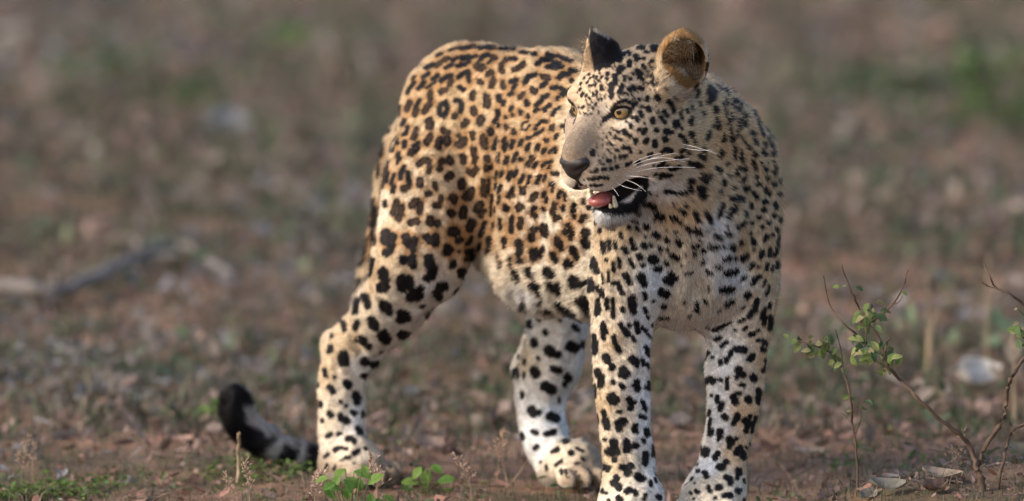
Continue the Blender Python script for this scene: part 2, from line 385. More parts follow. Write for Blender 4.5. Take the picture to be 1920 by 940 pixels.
#--GEO-END
# spots of the coat as seen on the animal, plus crease and gap shade drawn as marks, one line a spot: half-width then the points of its middle line (tile units)
SPOTS_AND_SHADE = [
((680, 70, 4.7), """14,770,115,850,90|20,870,100,940,90|18,660,160,690,145|18,560,275,625,235|24,655,250,745,185|18,790,205,830,190|20,735,270,790,240|20,870,190,940,172|18,830,255,900,240,940,215|14,445,365,460,345|18,530,355,585,320|20,490,450,545,395|18,620,375,670,335|14,565,450,640,390|16,395,490,425,440,460,400|20,690,385,740,350,785,340|24,780,370,770,420|26,690,480,740,460|20,850,350,880,320,935,305|20,940,340,935,390|22,855,440,890,460|24,390,640,420,570|20,500,550,475,600|16,470,600,455,650|24,460,680,480,640|24,600,480,595,540|26,590,580,545,650|22,690,600,735,570,750,630,720,700,680,680,680,620|22,825,560,860,560,880,610,860,660|24,810,700,820,690|40,590,740,590,780|18,350,770,368,730|14,330,600,320,700|16,400,790,385,850,360,860|26,470,810,450,890|28,920,740,890,780|26,710,820,750,840|34,740,900,740,930|24,660,920,680,900|26,600,870,560,920|28,290,890,260,930|10,250,780,235,840|24,850,870,860,880|28,890,920,900,900"""),
((880, 70, 4.7), """20,0,90,50,80|18,90,95,220,90|16,270,100,400,100|16,450,130,590,150|20,0,180,60,170|18,80,230,110,180,170,150|24,200,170,230,180|16,200,200,170,230|24,60,260,100,280,130,260|18,350,190,410,190|24,320,200,285,240,295,300|24,480,240,440,270,400,285|22,600,240,640,200,720,200|22,740,220,810,240|22,690,260,760,270,820,260|20,690,150,740,170|18,780,170,900,210|20,890,290,940,300|22,790,360,830,330,890,330|20,900,380,940,400|24,160,330,200,310|26,215,370,200,430|24,90,390,110,400|20,-10,350,5,380|24,300,400,300,440|22,370,390,420,380|18,410,420,390,460|20,360,510,380,490|22,490,400,520,350,590,330|26,650,350,700,360|22,680,400,640,430|28,560,465,580,475|24,40,490,30,540|34,160,530,160,600|22,265,520,265,560|20,305,570,305,590|24,480,500,450,530|22,510,570,515,590|20,380,620,370,640|16,385,680,385,690|20,450,650,455,670|18,700,510,650,530,630,570,590,600|20,600,640,590,650|22,670,640,710,600|18,730,450,790,440,840,470|22,840,490,820,510|20,780,535,785,540|16,800,620,760,640,735,690|30,40,630,40,670|36,110,720,100,750|22,250,650,255,680|20,225,740,240,720|20,265,770,265,780|18,520,690,520,700|10,520,740,470,760,465,810,500,820,535,770|24,330,790,330,790|16,325,705,325,710|24,400,830,400,840|18,640,740,680,740|14,620,760,580,810|24,735,790,730,810|16,580,860,640,830,655,810|18,760,890,780,860|16,820,780,820,790|32,190,830,190,840|28,30,850,30,880|28,125,880,125,930|14,245,880,240,930|16,540,880,510,890|16,460,920,470,910|18,680,910,690,905|18,310,910,320,890|18,390,920,390,910"""),
((660, 260, 4.7), """14,280,20,265,140|28,345,20,350,90|20,385,10,400,40|22,465,30,460,70|20,540,70,590,40|26,520,140,520,110|16,590,80,560,120|18,415,130,400,170|16,425,170,400,215|26,300,200,285,310,260,420|18,315,290,305,380|18,370,320,350,400|18,375,420,360,470|20,460,250,430,320,430,350|22,490,300,510,400|28,450,440,490,430|28,590,230,630,190,675,200|26,680,240,675,290|34,600,370,600,400|24,770,270,780,210|30,850,170,870,200|24,800,190,820,200|32,840,350,870,320|26,660,40,680,20|32,760,70,765,50|24,830,30,850,30|30,670,490,680,480|24,730,400,740,430|26,730,590,770,590|24,790,510,780,560|34,880,520,900,530|36,870,650,880,660|36,870,820,890,810|26,400,560,370,610,365,660|30,430,600,430,660|34,410,700,410,700|32,530,590,570,550|26,600,580,600,650|32,520,740,570,730|20,290,560,290,590|22,200,600,190,700,180,760|30,240,740,200,840,190,930|12,160,560,150,680|14,110,880,100,930|32,690,740,690,710|30,760,740,750,750|30,670,890,700,900|32,730,900,740,860|40,300,830,290,900|34,360,860,350,930|40,480,870,500,930|34,540,890,540,930|24,920,50,935,60"""),
((850, 260, 4.7), """34,60,55,90,30|28,280,10,280,70|20,380,20,360,90|20,440,20,440,20|22,465,40,450,100|20,535,30,510,70|22,600,30,590,50|22,670,60,650,90|18,750,60,740,90|18,820,15,830,20|18,810,90,790,120|16,900,80,850,120|14,910,100,900,120|32,85,160,85,200|28,180,100,185,130|26,200,170,190,200|18,395,140,390,200|26,300,170,300,190|26,295,250,295,270|20,330,250,330,260|22,475,170,460,210|20,560,130,530,200|20,600,180,595,185|24,700,170,660,230|18,740,210,710,250|16,860,200,810,220|16,810,220,790,250|12,850,230,845,260|24,130,280,140,290|32,200,270,170,310|36,75,380,75,420|24,265,370,265,410|26,265,440,270,490|12,315,360,310,480|14,390,290,370,360|14,375,400,370,440|16,440,290,420,330|22,510,300,490,350|18,560,280,540,330|20,620,330,590,380|16,680,330,670,350|14,670,370,650,410|20,765,330,740,390|14,815,330,800,370|20,880,310,915,310|22,860,400,875,400|16,880,430,870,460|36,160,460,110,510|30,160,490,150,520|24,0,510,10,560|18,420,420,400,470|20,530,440,500,480|24,490,510,520,500|30,615,450,615,470|28,730,490,700,530|20,800,480,800,500|16,820,530,815,560|22,930,500,930,510|14,340,500,340,550|12,410,510,400,570|36,90,620,80,680|36,240,580,210,620|26,270,640,250,670|10,335,580,330,680|10,370,600,370,640|22,455,600,455,620|18,490,610,480,630|36,580,610,590,600|20,720,610,700,640|28,710,670,720,680|18,795,610,800,630|26,900,580,880,650|26,900,710,930,700|38,170,740,140,780|20,280,740,260,790|20,260,800,235,850|18,410,720,410,720|22,410,760,415,780|20,525,690,510,740|20,510,770,510,820|26,600,710,590,770|32,710,800,720,800|36,800,780,810,840|28,700,880,700,890|34,20,810,10,830|32,50,900,60,890|18,165,870,150,890|10,110,930,130,910|22,320,880,320,920|18,450,880,450,920|30,570,910,580,920|36,920,900,930,920|10,350,740,350,800"""),
((640, 440, 4.7), """36,400,160,420,150|36,450,40,440,100|36,560,20,570,60|36,640,50,630,130|40,550,220,600,220|34,630,270,630,200|36,750,20,780,50|34,840,20,830,70|34,930,110,930,160|18,210,60,200,160|20,190,200,180,250|24,285,20,280,70|26,265,220,240,350|18,180,380,170,440|12,120,420,110,530|48,370,330,380,360|44,350,470,390,460|36,400,390,380,430|52,540,400,540,460|44,600,400,600,450|52,620,540,680,520|34,700,480,700,480|50,770,210,780,260|44,810,300,800,340|36,760,380,800,370|44,870,460,900,450|40,840,520,860,540|12,700,635,735,625|34,210,540,220,580|30,240,610,230,630|48,375,620,400,640|36,420,680,420,680|26,140,570,120,680|46,530,700,570,720|36,520,750,590,730|36,770,710,850,670|40,270,750,280,780|30,300,820,300,820|26,140,770,125,830|30,380,860,410,910|30,350,890,360,920|40,540,880,600,900|24,640,890,660,880|30,150,920,200,920"""),
((800, 430, 4.7), """42,220,20,260,30|28,380,-5,385,0|28,290,100,295,100|44,190,180,190,185|18,400,70,380,110|14,350,130,370,130|24,500,20,480,50|14,285,200,290,195|18,470,130,465,170|20,555,80,550,130|18,550,160,545,200|26,350,200,400,190|28,410,240,400,250|16,340,260,360,255|34,230,300,230,310|44,310,380,320,390|24,360,400,370,410|14,250,560,280,520|10,625,200,630,260|14,650,290,665,340|18,690,90,685,160|30,800,120,830,130|30,820,170,810,220|24,820,280,840,280|18,740,260,745,330|22,770,370,810,450|20,750,10,745,20|16,850,650,860,690|22,840,720,880,850|14,915,800,900,840|30,930,60,935,80|26,930,210,935,250"""),
((960, 420, 4.7), """22,80,10,75,30|34,195,240,195,300|24,270,220,250,280|30,400,130,400,170|24,430,190,440,220|22,490,10,490,10|28,470,70,480,70|28,520,50,530,80|20,515,110,520,130|38,650,70,650,90|36,650,160,655,190|26,360,270,360,290|28,380,310,390,320|36,540,230,550,250|26,565,290,570,300|34,490,340,490,360|26,530,350,530,350|46,700,330,710,350|26,740,400,755,420|32,150,410,170,450|34,185,540,220,560|22,230,590,250,620|42,310,420,340,440|40,350,550,360,560|34,400,550,410,590|44,550,490,560,530|30,610,530,640,520|50,680,520,690,550|34,600,670,640,710|36,660,730,680,770|24,640,660,690,680|30,420,710,450,740|34,490,770,540,800|22,580,830,600,850|14,240,680,260,710|16,300,750,380,810|14,400,830,430,850|20,230,820,240,840|22,540,900,580,930"""),
((1100, 400, 4.7), """26,155,260,155,330|18,205,240,205,310|16,250,250,258,300|14,175,405,175,420|18,120,130,120,160|14,70,70,80,90|16,180,120,240,140|24,300,180,310,210|18,235,430,240,500|20,280,400,300,470|24,325,310,345,340|14,190,500,195,600|14,140,530,155,610|16,370,110,380,130|16,400,50,405,60|16,440,75,445,85|18,440,130,455,150|22,395,230,405,250|22,415,290,430,310|30,520,110,540,120|30,600,180,620,190|14,515,200,520,210|24,500,270,510,290|20,565,275,575,285|20,380,410,400,450|18,405,460,415,470|26,460,370,470,390|42,580,405,590,410|24,490,455,500,460|28,610,490,640,490|24,640,300,650,320|26,700,220,710,240|34,800,240,820,270|24,750,375,800,390|16,710,310,715,320|14,780,160,785,165|10,700,150,705,150|20,700,430,710,445|12,835,465,840,465|8,865,360,865,360|36,740,540,780,570|34,700,590,740,600|38,660,690,700,710|34,345,550,350,560|24,375,600,380,620|38,475,560,490,590|32,510,620,510,620|20,240,610,245,620|26,280,620,290,650|22,305,690,310,710|36,400,750,405,840|26,410,860,420,870|20,510,700,520,750|18,510,840,520,870|16,535,910,540,920|18,310,840,315,860|24,680,820,690,820|20,130,670,135,720|18,100,650,95,680|26,105,770,95,880|20,180,750,185,830|20,230,760,235,920|10,580,775,600,770|24,900,130,915,160|16,930,290,935,300|14,930,350,935,360|14,870,530,930,525|14,850,770,870,790|14,900,900,910,900|12,650,925,720,925"""),
((1280, 400, 4.7), """20,40,110,70,170|28,110,140,140,160|10,205,130,205,135|8,250,130,250,130|24,290,200,320,210|22,385,170,400,190|12,385,110,385,115|24,470,115,490,105|26,520,80,520,90|16,545,10,550,15|22,665,30,670,35|20,600,75,610,80|18,750,80,760,85|22,795,15,800,25|16,855,40,855,60|14,905,30,900,60|20,700,115,705,120|18,580,170,590,170|22,615,230,625,260|22,720,230,740,200|14,790,185,800,180|18,825,130,830,150|14,890,90,885,120|14,850,190,830,270|12,880,180,875,240|10,910,170,905,230|12,855,270,850,290|26,500,240,515,255|26,430,285,445,300|18,365,285,370,290|26,245,290,290,290|24,100,285,125,290|20,100,355,105,360|18,170,330,185,335|16,175,415,178,425|10,55,430,55,430|10,145,240,145,245|8,40,235,42,235|26,355,400,400,385|16,460,385,460,400|26,530,400,560,370|12,625,320,630,320|22,700,330,690,380|20,770,310,765,370|16,825,310,815,370|18,885,290,880,330|18,835,430,830,480|14,790,460,785,500|18,745,450,735,490|26,600,470,615,460|14,670,470,670,470|20,290,470,325,470|32,385,530,460,510|18,215,510,255,530|12,30,530,70,525|24,520,580,540,565|26,620,620,640,580|22,670,560,680,550|14,730,590,710,640|20,760,650,740,700|34,350,670,430,665|26,560,730,585,710|26,390,800,440,775|14,530,830,540,825|24,120,790,125,850|16,190,760,205,790|12,220,650,235,680|14,60,900,65,905|18,770,800,765,830|14,700,860,690,920|20,775,910,775,930|12,330,850,310,860"""),
((1310, 120, 5.222), """20,110,230,150,290|18,180,210,210,270|18,230,150,240,180|16,200,120,215,150|16,290,200,370,240|18,300,240,360,270|16,260,260,285,310|22,440,330,500,370|14,480,380,505,390|18,370,200,440,260,490,310|12,230,105,290,130|26,90,375,95,380|24,150,430,150,470|18,260,350,270,390|20,330,360,400,390|22,370,440,400,440|14,325,390,330,420|14,225,390,235,420|16,250,450,260,510|14,40,490,40,505|20,430,500,460,510|22,410,540,430,590|22,450,580,450,600|18,540,470,560,520|16,580,540,600,560|18,160,540,160,570|18,140,610,130,620|18,190,590,185,620|16,310,490,320,530|14,295,540,290,600|14,370,540,390,630|10,255,590,255,610|22,90,670,70,730|24,500,670,530,690|20,530,740,550,770|20,580,570,600,640|18,600,650,620,690|16,640,630,650,650|16,245,680,230,760|14,310,640,300,750|20,340,720,335,760|14,410,700,425,740|18,460,770,480,830|22,640,770,640,800|14,670,720,680,750|16,700,780,715,810|22,530,870,560,890|20,620,860,640,890|16,700,870,715,900|14,735,850,740,870|18,220,850,195,900|18,35,830,40,850|12,690,660,720,740|12,750,800,765,850|14,370,660,375,690"""),
((1300, 270, 5.222), """24,60,110,90,150|22,85,50,90,70|22,10,190,60,215|24,220,240,250,260|18,400,40,400,140|20,460,60,470,150|18,520,10,540,40|24,580,90,610,110|22,670,70,700,110|18,755,90,770,110|22,580,170,590,190|20,600,220,605,240|16,655,180,660,185|12,715,170,720,175|14,770,170,775,180|24,335,190,335,200|22,430,240,500,230|22,410,280,420,290|18,490,250,500,260|22,700,240,705,250|20,780,265,790,290|14,800,220,805,240|12,350,320,355,325|24,90,300,150,310|26,80,340,130,360|28,275,370,285,390|20,240,445,250,450|20,500,320,480,340|22,450,360,470,350|28,610,325,620,330|26,620,390,635,395|22,720,325,722,345|24,785,385,790,405|14,840,350,850,380|20,380,425,385,430|32,500,425,520,435|36,70,430,90,440|36,70,490,90,510|26,700,440,720,465|22,735,490,740,495|22,835,485,845,485|16,905,480,905,510|12,210,510,215,515|8,275,500|8,240,540|8,180,580|8,150,600|26,590,480,610,520|30,360,530,440,530|26,420,540,470,530|26,690,555,692,565|30,560,590,555,610|26,800,590,810,620|20,885,590,885,625|30,400,620,360,670|24,340,690,335,710|24,275,590,260,650|24,250,690,240,730|26,675,640,685,650|22,500,680,510,690|24,10,660,50,740|26,110,660,130,690|28,140,720,160,745"""),
((1090, 560, 5.222), """20,315,120,320,180|34,215,260,220,330|26,235,290,240,330|24,215,370,220,390|24,380,250,400,290|34,430,320,450,350|18,500,370,520,410|20,470,250,480,270|30,535,240,555,320|26,600,290,625,310|14,650,350,680,380|26,315,370,330,430|30,350,470,370,510|26,115,360,125,400|34,130,430,125,520|38,245,570,260,610|34,300,660,300,680|40,490,590,530,620|24,540,650,545,650|20,600,600,605,650|18,640,640,660,670|36,660,520,690,550|18,620,470,650,500|38,410,700,440,730|34,400,740,430,750|34,160,710,170,750|34,190,800,190,850|26,210,760,215,770|22,310,810,315,820|26,385,850,410,865|36,540,820,545,870|18,500,850,500,850|24,670,820,660,880|14,625,860,630,880|20,120,850,130,920|14,720,330,720,330|16,700,255,710,260"""),
((1090, 740, 4.7), """52,270,30,290,50|14,115,0,120,20|30,420,40,440,70|26,460,70,450,80|30,430,120,435,120|20,540,60,560,120|14,570,140,570,145|24,195,150,210,180|34,215,220,225,270|20,220,300,230,300|12,140,180,150,240|18,320,155,345,150|42,340,250,360,240|30,330,290,340,300|20,390,240,395,240|26,480,270,470,310|20,490,330,490,330|22,520,190,555,200|26,570,310,580,350|16,615,270,630,340|18,545,400,548,410|16,200,395,210,395|38,285,420,290,440|44,250,500,300,500|24,290,570,295,580|36,395,420,400,490|32,460,450,480,450|18,635,450,635,540|30,565,520,560,600|12,165,430,170,460|32,215,640,230,650|14,195,610,195,615|32,360,640,390,640|30,430,620,440,630|36,405,680,410,690|38,500,720,530,740|26,310,730,315,750|30,280,780,290,780|34,320,800,330,820|20,610,770,615,800|14,650,740,660,770|30,400,850,420,840|26,470,860,480,870|18,560,890,570,890|18,555,920,555,925|24,680,900,690,910|16,180,840,185,860|14,215,870,225,870|28,330,910,340,930|14,235,930,245,930"""),
((1280, 560, 5.222), """28,730,20,700,110,650,170|22,600,200,550,230|18,470,230,400,270,330,300|20,300,310,330,310|14,240,270,260,300|22,800,100,795,250|26,860,190,855,290|20,600,300,620,280|22,660,350,700,345|18,730,320,740,310|20,320,400,370,380|20,380,465,430,425|12,500,300,520,310|26,800,420,810,440|30,780,490,790,500|12,870,440,870,540|24,250,530,240,540|14,220,580,212,600|16,295,575,300,575|36,540,500,600,500|24,500,500,510,490|22,470,520,460,560|28,430,590,430,610|24,370,610,370,630|32,670,580,690,560|20,640,600,650,600|22,820,600,825,650|30,790,700,810,690|44,550,700,580,740|24,530,760,535,770|40,270,800,290,800|22,230,790,230,820|22,365,790,375,800|22,440,780,430,880|36,690,770,700,790|22,570,840,600,850|30,740,900,750,920|20,520,930,560,930|14,205,400,205,430|16,730,410,745,400"""),  # first four marks: shade of the elbow crease, drawn in as dark colour
((1260, 740, 4.7), """24,400,20,400,60|14,350,0,350,10|36,545,20,560,60|32,670,40,680,50|28,760,20,760,60|30,440,90,430,120|28,460,190,480,210|28,580,180,570,210|24,540,250,545,255|36,650,230,670,250|26,660,290,655,320|18,690,190,690,200|20,735,200,710,330|16,330,140,325,180|14,340,210,325,290|28,345,320,340,340|30,425,320,420,370|12,400,400,405,400|36,510,400,525,420|22,510,460,515,460|20,560,390,570,390|34,570,510,600,470|30,630,520,625,550|14,650,460,655,470|20,250,460,250,490|36,300,490,290,520|28,400,520,380,560|34,420,640,440,640|28,470,600,480,590|12,690,430,695,440|18,225,670,230,670|12,220,610,222,615|26,290,690,305,720|14,180,735,170,750|10,200,780|32,585,670,590,690|20,575,730,575,735|30,480,730,500,740|26,515,770,520,780|14,635,750,635,770|24,320,820,335,850|30,400,820,420,820|28,580,845,590,850|26,460,890,510,890|24,215,850,225,855|14,160,860,165,870|14,375,915,385,910|14,640,925,640,930|12,190,920"""),
((580, 580, 4.7), """18,195,225,200,235|30,185,340,180,360|20,415,110,405,180|44,560,110,570,140|36,640,220,660,230|38,680,270,690,260|36,460,270,480,290|26,530,330,530,330|36,810,230,830,230|22,900,240,910,240|52,300,430,310,460|34,300,390,300,390|40,490,460,500,460|30,560,490,600,480|28,680,450,720,420|12,630,375,650,370|20,135,530,150,590|10,100,450,105,460|26,480,590,510,590|18,560,600,555,610|16,225,600,230,600|40,325,660,340,670|10,80,650,80,680|34,185,690,205,720|40,410,760,420,780|30,420,820,420,820|26,90,830,100,840|18,275,810,280,820|14,320,850,325,850|22,300,110,310,180"""),  # last mark: dark of the gap between tail and hock, put into the colour
((580, 740, 4.7), """32,180,170,190,180|32,275,190,280,210|30,320,220,330,230|24,380,155,400,165|14,470,150,470,190|16,115,225,118,235|30,430,305,440,320|12,465,340,465,350|24,160,370,190,350|18,250,350,280,340|28,340,390,360,390|24,390,410,400,415|22,230,490,260,475|16,290,470,330,480|22,395,520,430,500|16,135,545,165,525|18,320,560,350,555|8,270,580,290,575|14,155,620,145,650|12,230,630,215,660|16,495,470,500,480|10,390,605,400,605|14,710,630,715,640"""),
((940, 560, 4.7), """24,240,210,250,240|18,300,130,330,180|24,385,290,390,300|30,290,370,295,400|46,420,450,440,470|30,500,490,500,490|48,610,420,650,430|18,720,380,715,420|14,325,520,335,530|20,160,510,160,520|34,125,640,125,680|14,205,540,205,570|12,205,650,200,690|44,290,640,310,660|34,460,620,510,630|36,580,690,590,700|20,560,750,560,760|48,390,770,440,800|22,185,840,185,860|18,90,900,100,930|14,510,880,512,910"""),
((940, 740, 4.7), """14,90,60,120,140|20,185,10,185,20|44,270,140,280,160|26,330,155,330,160|40,430,190,480,210|20,180,350,190,380|22,280,330,310,335|24,390,350,470,330|26,560,410,580,400|22,295,470,310,455|22,450,500,500,485|24,610,510,625,515|14,660,470,720,500|16,480,620,530,585|10,345,590,345,600|14,395,630,400,660|16,525,670,530,690|14,565,670,568,690|12,650,685,655,680|10,690,715|12,650,610,680,605|12,710,560,730,575|10,600,340,605,350"""),
((1030, 30, 5.875), """24,520,570,545,580|20,620,560,665,545|30,780,490,775,490|34,880,510,880,520|22,865,540,890,550|20,860,400,880,420|44,790,580,770,600|24,640,635,640,640|36,720,670,735,710|22,635,695,640,695|12,530,490,560,470|14,690,405,750,395|14,800,350,880,330|16,430,650,440,640|12,440,690,450,685|14,490,660,485,670|16,520,670,510,690|14,410,740,420,725|16,440,770,470,765|14,515,750,505,770|20,570,770,570,810|40,690,760,680,840|26,670,890,680,900|16,820,710,830,710|16,880,690,890,700|30,800,780,770,830|28,880,810,885,820|24,920,780,930,790|16,820,860,840,850|16,480,850,485,875|16,520,830,525,850|14,410,870,400,890|18,350,880,370,850|14,340,760,350,740|16,330,820,340,800|14,380,690,390,680|14,570,680,580,665|14,435,900,445,915|16,570,910,575,925|12,310,840"""),
((1190, 30, 5.875), """26,40,350,90,360|20,180,350,240,350|20,190,380,240,385|18,110,405,140,405|34,10,450,20,480|22,95,480,95,480|24,85,555,110,575|36,30,620,60,670|20,85,700,85,700|18,185,660,205,690|26,190,740,220,770|28,60,790,90,810|18,175,505,190,510|22,60,920|26,135,910,140,920|34,250,900,255,905|20,0,800,10,810|10,330,800,360,840|8,420,890,450,920"""),
((1030, 160, 5.875), """14,325,240,325,245|16,380,235,360,250|18,515,205,512,220|16,480,245,482,260|10,435,255|14,460,310,460,315|10,430,325|14,545,160|14,570,150,575,160|26,895,430,905,470|16,850,400|22,910,355,915,360|30,825,510,840,530|22,760,515,765,520|14,710,490,715,500|26,885,565,890,565|14,665,520,675,540|22,725,580,735,590|24,785,600,790,600|12,630,565,638,585|10,580,600|10,600,530|8,630,630|16,670,640,700,665|24,815,680,820,690|26,875,690,880,700|20,900,730,905,735|12,640,710,655,720|12,685,745|20,740,715,760,725|24,775,790,785,795|24,830,780,835,785|12,720,800,735,805|30,480,745,475,755|14,450,765|10,415,797|12,550,835,575,838|10,570,868,605,872|26,650,830,670,840|10,730,845"""),
((1190, 160, 5.875), """24,0,200,10,210|22,55,160|18,75,235|26,135,140,140,165|32,245,130,255,145|28,375,190,400,220|28,410,250,430,290|32,150,250,160,275|12,230,230|24,320,290,330,310|22,350,330,355,340|24,65,300,80,340|26,10,360,30,380|22,280,350,300,370|24,310,390,330,415|30,190,385,200,410|20,210,370|14,110,420|18,500,310,520,360|12,530,375|12,505,255,520,280|14,565,270,585,310|14,630,235,635,270|14,705,190,712,220|16,745,310,752,335|18,625,360,630,390|22,600,390,615,430|30,435,420,440,460|22,470,400,490,450|16,510,470,520,490|36,345,510,360,515|26,390,520,405,520|30,230,490,240,500|24,120,490,95,520|18,60,480,35,500|26,5,600,20,610|20,10,640|26,140,600,115,630|32,220,620,225,660|32,330,590,340,600|20,330,620|24,500,560,520,570|22,540,590,560,640|28,610,530,620,560|14,650,610,660,640|22,60,740|26,330,710,400,720|20,300,740,350,700|18,150,770,190,755|14,160,800|24,510,730,540,710|18,580,740,590,750|24,460,810,520,790|30,600,860,690,880|24,35,855,50,850"""),
((1030, 280, 5.875), """16,455,255,465,255|22,510,235,525,232|24,590,222,610,222|26,680,212,690,215|22,735,200,745,195|12,385,338|16,425,328,440,328|20,480,325,495,325|24,545,318,570,318|20,610,320,650,318|10,365,393|12,405,402|16,450,400,460,400|18,490,400,510,402|14,550,400,580,395|8,465,452|20,880,160,900,150|26,860,170|8,640,740|10,690,735|8,720,720|10,655,770|8,700,790|14,915,775|20,880,850|20,790,920|24,110,500,130,470|20,175,500,180,560|20,160,620,160,670|28,280,610,265,680|24,285,740,290,745|22,380,560,375,590|36,380,750,400,740|28,360,790|24,440,640,450,640|24,200,830,205,830"""),
((1190, 280, 5.875), """16,210,185|24,260,190,300,175|20,300,155,320,150|14,350,185,370,175|30,300,290,380,285|24,280,310|26,390,220,440,215,480,185|14,215,290,240,270|28,600,340,640,340|30,590,400,610,430,620,450|26,560,470,500,480|24,450,485,400,470,340,460|36,130,590,180,620|34,210,630,220,640|50,260,720,300,740|30,240,760|14,160,470,170,490|10,240,510|20,400,730,420,770|22,450,740,500,800|24,490,660,500,660|28,530,690,540,700|24,550,600,565,625|14,420,600,430,610|12,575,515|14,630,555|22,40,690,50,700"""),
]
# ---- the coat: base colours and spots, with some shade put into them, all laid on the body's own surface ---------------------------------------------------
O_, T_, P_, W_, G_, H_, C_, F_ = (.50, .355, .205), (.56, .42, .272), (.69, .575, .435), (.80, .775, .745), (.215, .160, .115), (.33, .25, .18), (.36, .195, .072), (.53, .385, .248)
BASE = """850 110 O|760 250 O|800 180 O|900 100 O|1000 112 O|1050 150 O|880 200 O|980 200 O|830 300 O|900 300 T|745 300 T|800 400 T|722 440 T|700 520 T|760 470 T|850 440 T|880 480 P|960 300 T|1020 300 T|1000 350 P|1060 340 P|960 400 P|1040 380 P|1000 450 E|1080 430 P|1060 450 E|1090 500 E|1040 540 E|1010 500 E|970 440 E|1100 560 E|1030 420 E|1095 400 P|960 500 P|930 503 P|945 450 T|935 475 P|950 480 P|920 440 T|985 520 P|985 555 W|1050 588 P|800 575 W|822 555 W|740 570 P|770 610 W|700 620 P|660 640 T|620 650 T|612 700 T|650 720 P|685 690 W|620 780 P|680 780 W|650 850 P|685 850 P|670 880 H|725 888 G|705 905 G|660 905 G|640 890 H|740 895 G|700 878 G|620 905 H|1070 920 H|1110 915 H|1000 600 W|1040 640 W|978 670 P|1000 740 W|1055 740 W|1000 820 W|1050 850 P|1085 890 H|1085 915 G|1060 905 H|1110 890 H|1045 890 P|1120 585 P|1113 650 P|1150 640 T|1180 660 P|1215 660 W|1130 760 T|1170 780 P|1210 740 W|1215 800 W|1150 870 T|1190 870 P|1222 870 W|1160 930 P|1330 660 W|1360 680 W|1332 740 W|1345 800 W|1400 700 P|1430 680 N|1400 780 N|1380 850 N|1325 870 W|1360 900 P|1310 910 P|1440 620 N|1130 440 T|1140 500 T|1180 440 T|1160 560 P|1200 470 P|1230 520 W|1200 600 W|1260 480 P|1290 470 P|1330 430 W|1350 480 W|1300 540 P|1280 590 P|1370 530 W|1400 450 N|1440 420 N|1460 380 N|1420 560 P|1445 500 N|1340 580 P|1350 200 N|1370 172 N|1430 260 N|1400 300 N|1330 250 N|1330 300 N|1320 370 N|1380 370 N|1250 350 W|1260 400 N|1300 400 N|1440 320 N|1340 230 N|1095 250 G|1105 280 G|1080 292 G|1066 262 G|1062 240 H|1060 222 H|1058 275 G|1085 270 G|1075 275 G|1100 225 H|1095 300 G|1115 260 G|1120 290 H|1066 300 H|1050 318 H|1085 318 G|1115 320 H|1120 195 H|1128 222 H|1108 218 H|1078 215 H|1090 205 F|1130 165 F|1105 155 F|1085 180 F|1180 140 F|1220 120 T|1160 105 T|1136 204 P|1168 231 P|1150 226 F|1148 250 H|1140 300 H|1118 240 H|1150 280 H|1155 265 F|1110 205 H|1100 186 F|1105 345 H|1130 338 F|1170 262 F|1200 250 F|1230 220 F|1190 176 F|1200 300 F|1250 270 F|1250 300 N|1240 190 F|1280 200 N|1300 195 T|1270 330 P|1300 250 N|1215 322 P|1150 412 W|1190 402 W|1125 406 W|1285 68 C|1246 92 C|1326 110 P|1300 70 C|1320 175 N|1292 186 H|1240 120 T|1265 180 P|560 856 W|520 830 W|470 800 W|440 760 W|430 790 W|717 366 P|714 385 P|705 420 T|730 330 T|712 340 T"""
FACE_MARKS = (("0,0,1",
  """5.5,1135,223,1143,217,1149,211|3,1130,228,1136,222|3.2,1146,206,1153,197,1163,191,1174,189,1186,195|2.8,1150,213,1160,219,1172,218,1182,210,1189,199|3,1186,197,1194,193|1.8,1056,187,1066,187,1073,194,1077,203|1.6,1066,201,1069,210,1073,215|2.5,1100,366,1120,363,1140,357|3.2,1140,356,1165,347,1190,337,1212,334|4,1205,345,1212,337|2,1082,352,1082,342|5,1080,352,1086,358|9,1116,384,1135,391,1160,392,1188,385,1206,362|5,1206,362,1211,345|3,713,290,709,330|3,700,372,696,404|4,688,446,683,490|3.5,672,526,666,556|5,1301,146,1306,170|5,1326,122,1328,148|3,1309,172,1304,184"""),)
TAILM = ((400, 720, 4.7), """100,180,100,210,190|80,250,310,250,420|66,330,430,430,520,500,570|80,670,600,740,700|80,900,600,900,690|40,200,520,230,450""")
dots = []
rd = np.random.default_rng(5)
for q in range(150):
    u_, v_ = 1085 + 150 * rd.random(), 118 + 100 * rd.random()
    if (u_ - 1165) ** 2 / 30 ** 2 + (v_ - 205) ** 2 / 22 ** 2 < 1 or v_ > 215 or u_ < 1130 - (v_ - 100) * .55: continue
    dots.append('%.1f,%.0f,%.0f,%.0f,%.0f' % (.8 + 1.1 * rd.random(), u_, v_, u_ + 2, v_ + 4))
for q in range(90):
    u_, v_ = 1118 + 60 * rd.random(), 232 + 80 * rd.random()
    dots.append('%.1f,%.0f,%.0f' % (.6 + .9 * rd.random(), u_, v_))
SPOTS_AND_SHADE.append(((0, 0, 1.0), '|'.join(dots)))
for t_, s_ in FACE_MARKS: SPOTS_AND_SHADE.append(((0, 0, 1.0), s_))
SPOTS_AND_SHADE.append(TAILM)

def fnoise(P, s, seed=0):
    "cheap smooth noise of position, about -1..1"
    r = np.random.default_rng(seed); out = np.zeros(len(P))
    for i in range(6):
        k = r.normal(size=3); k *= s * (.6 + .9 * r.random()) / np.linalg.norm(k)
        out += np.sin(P @ k + r.random() * 6.28)
    return out / 2.6

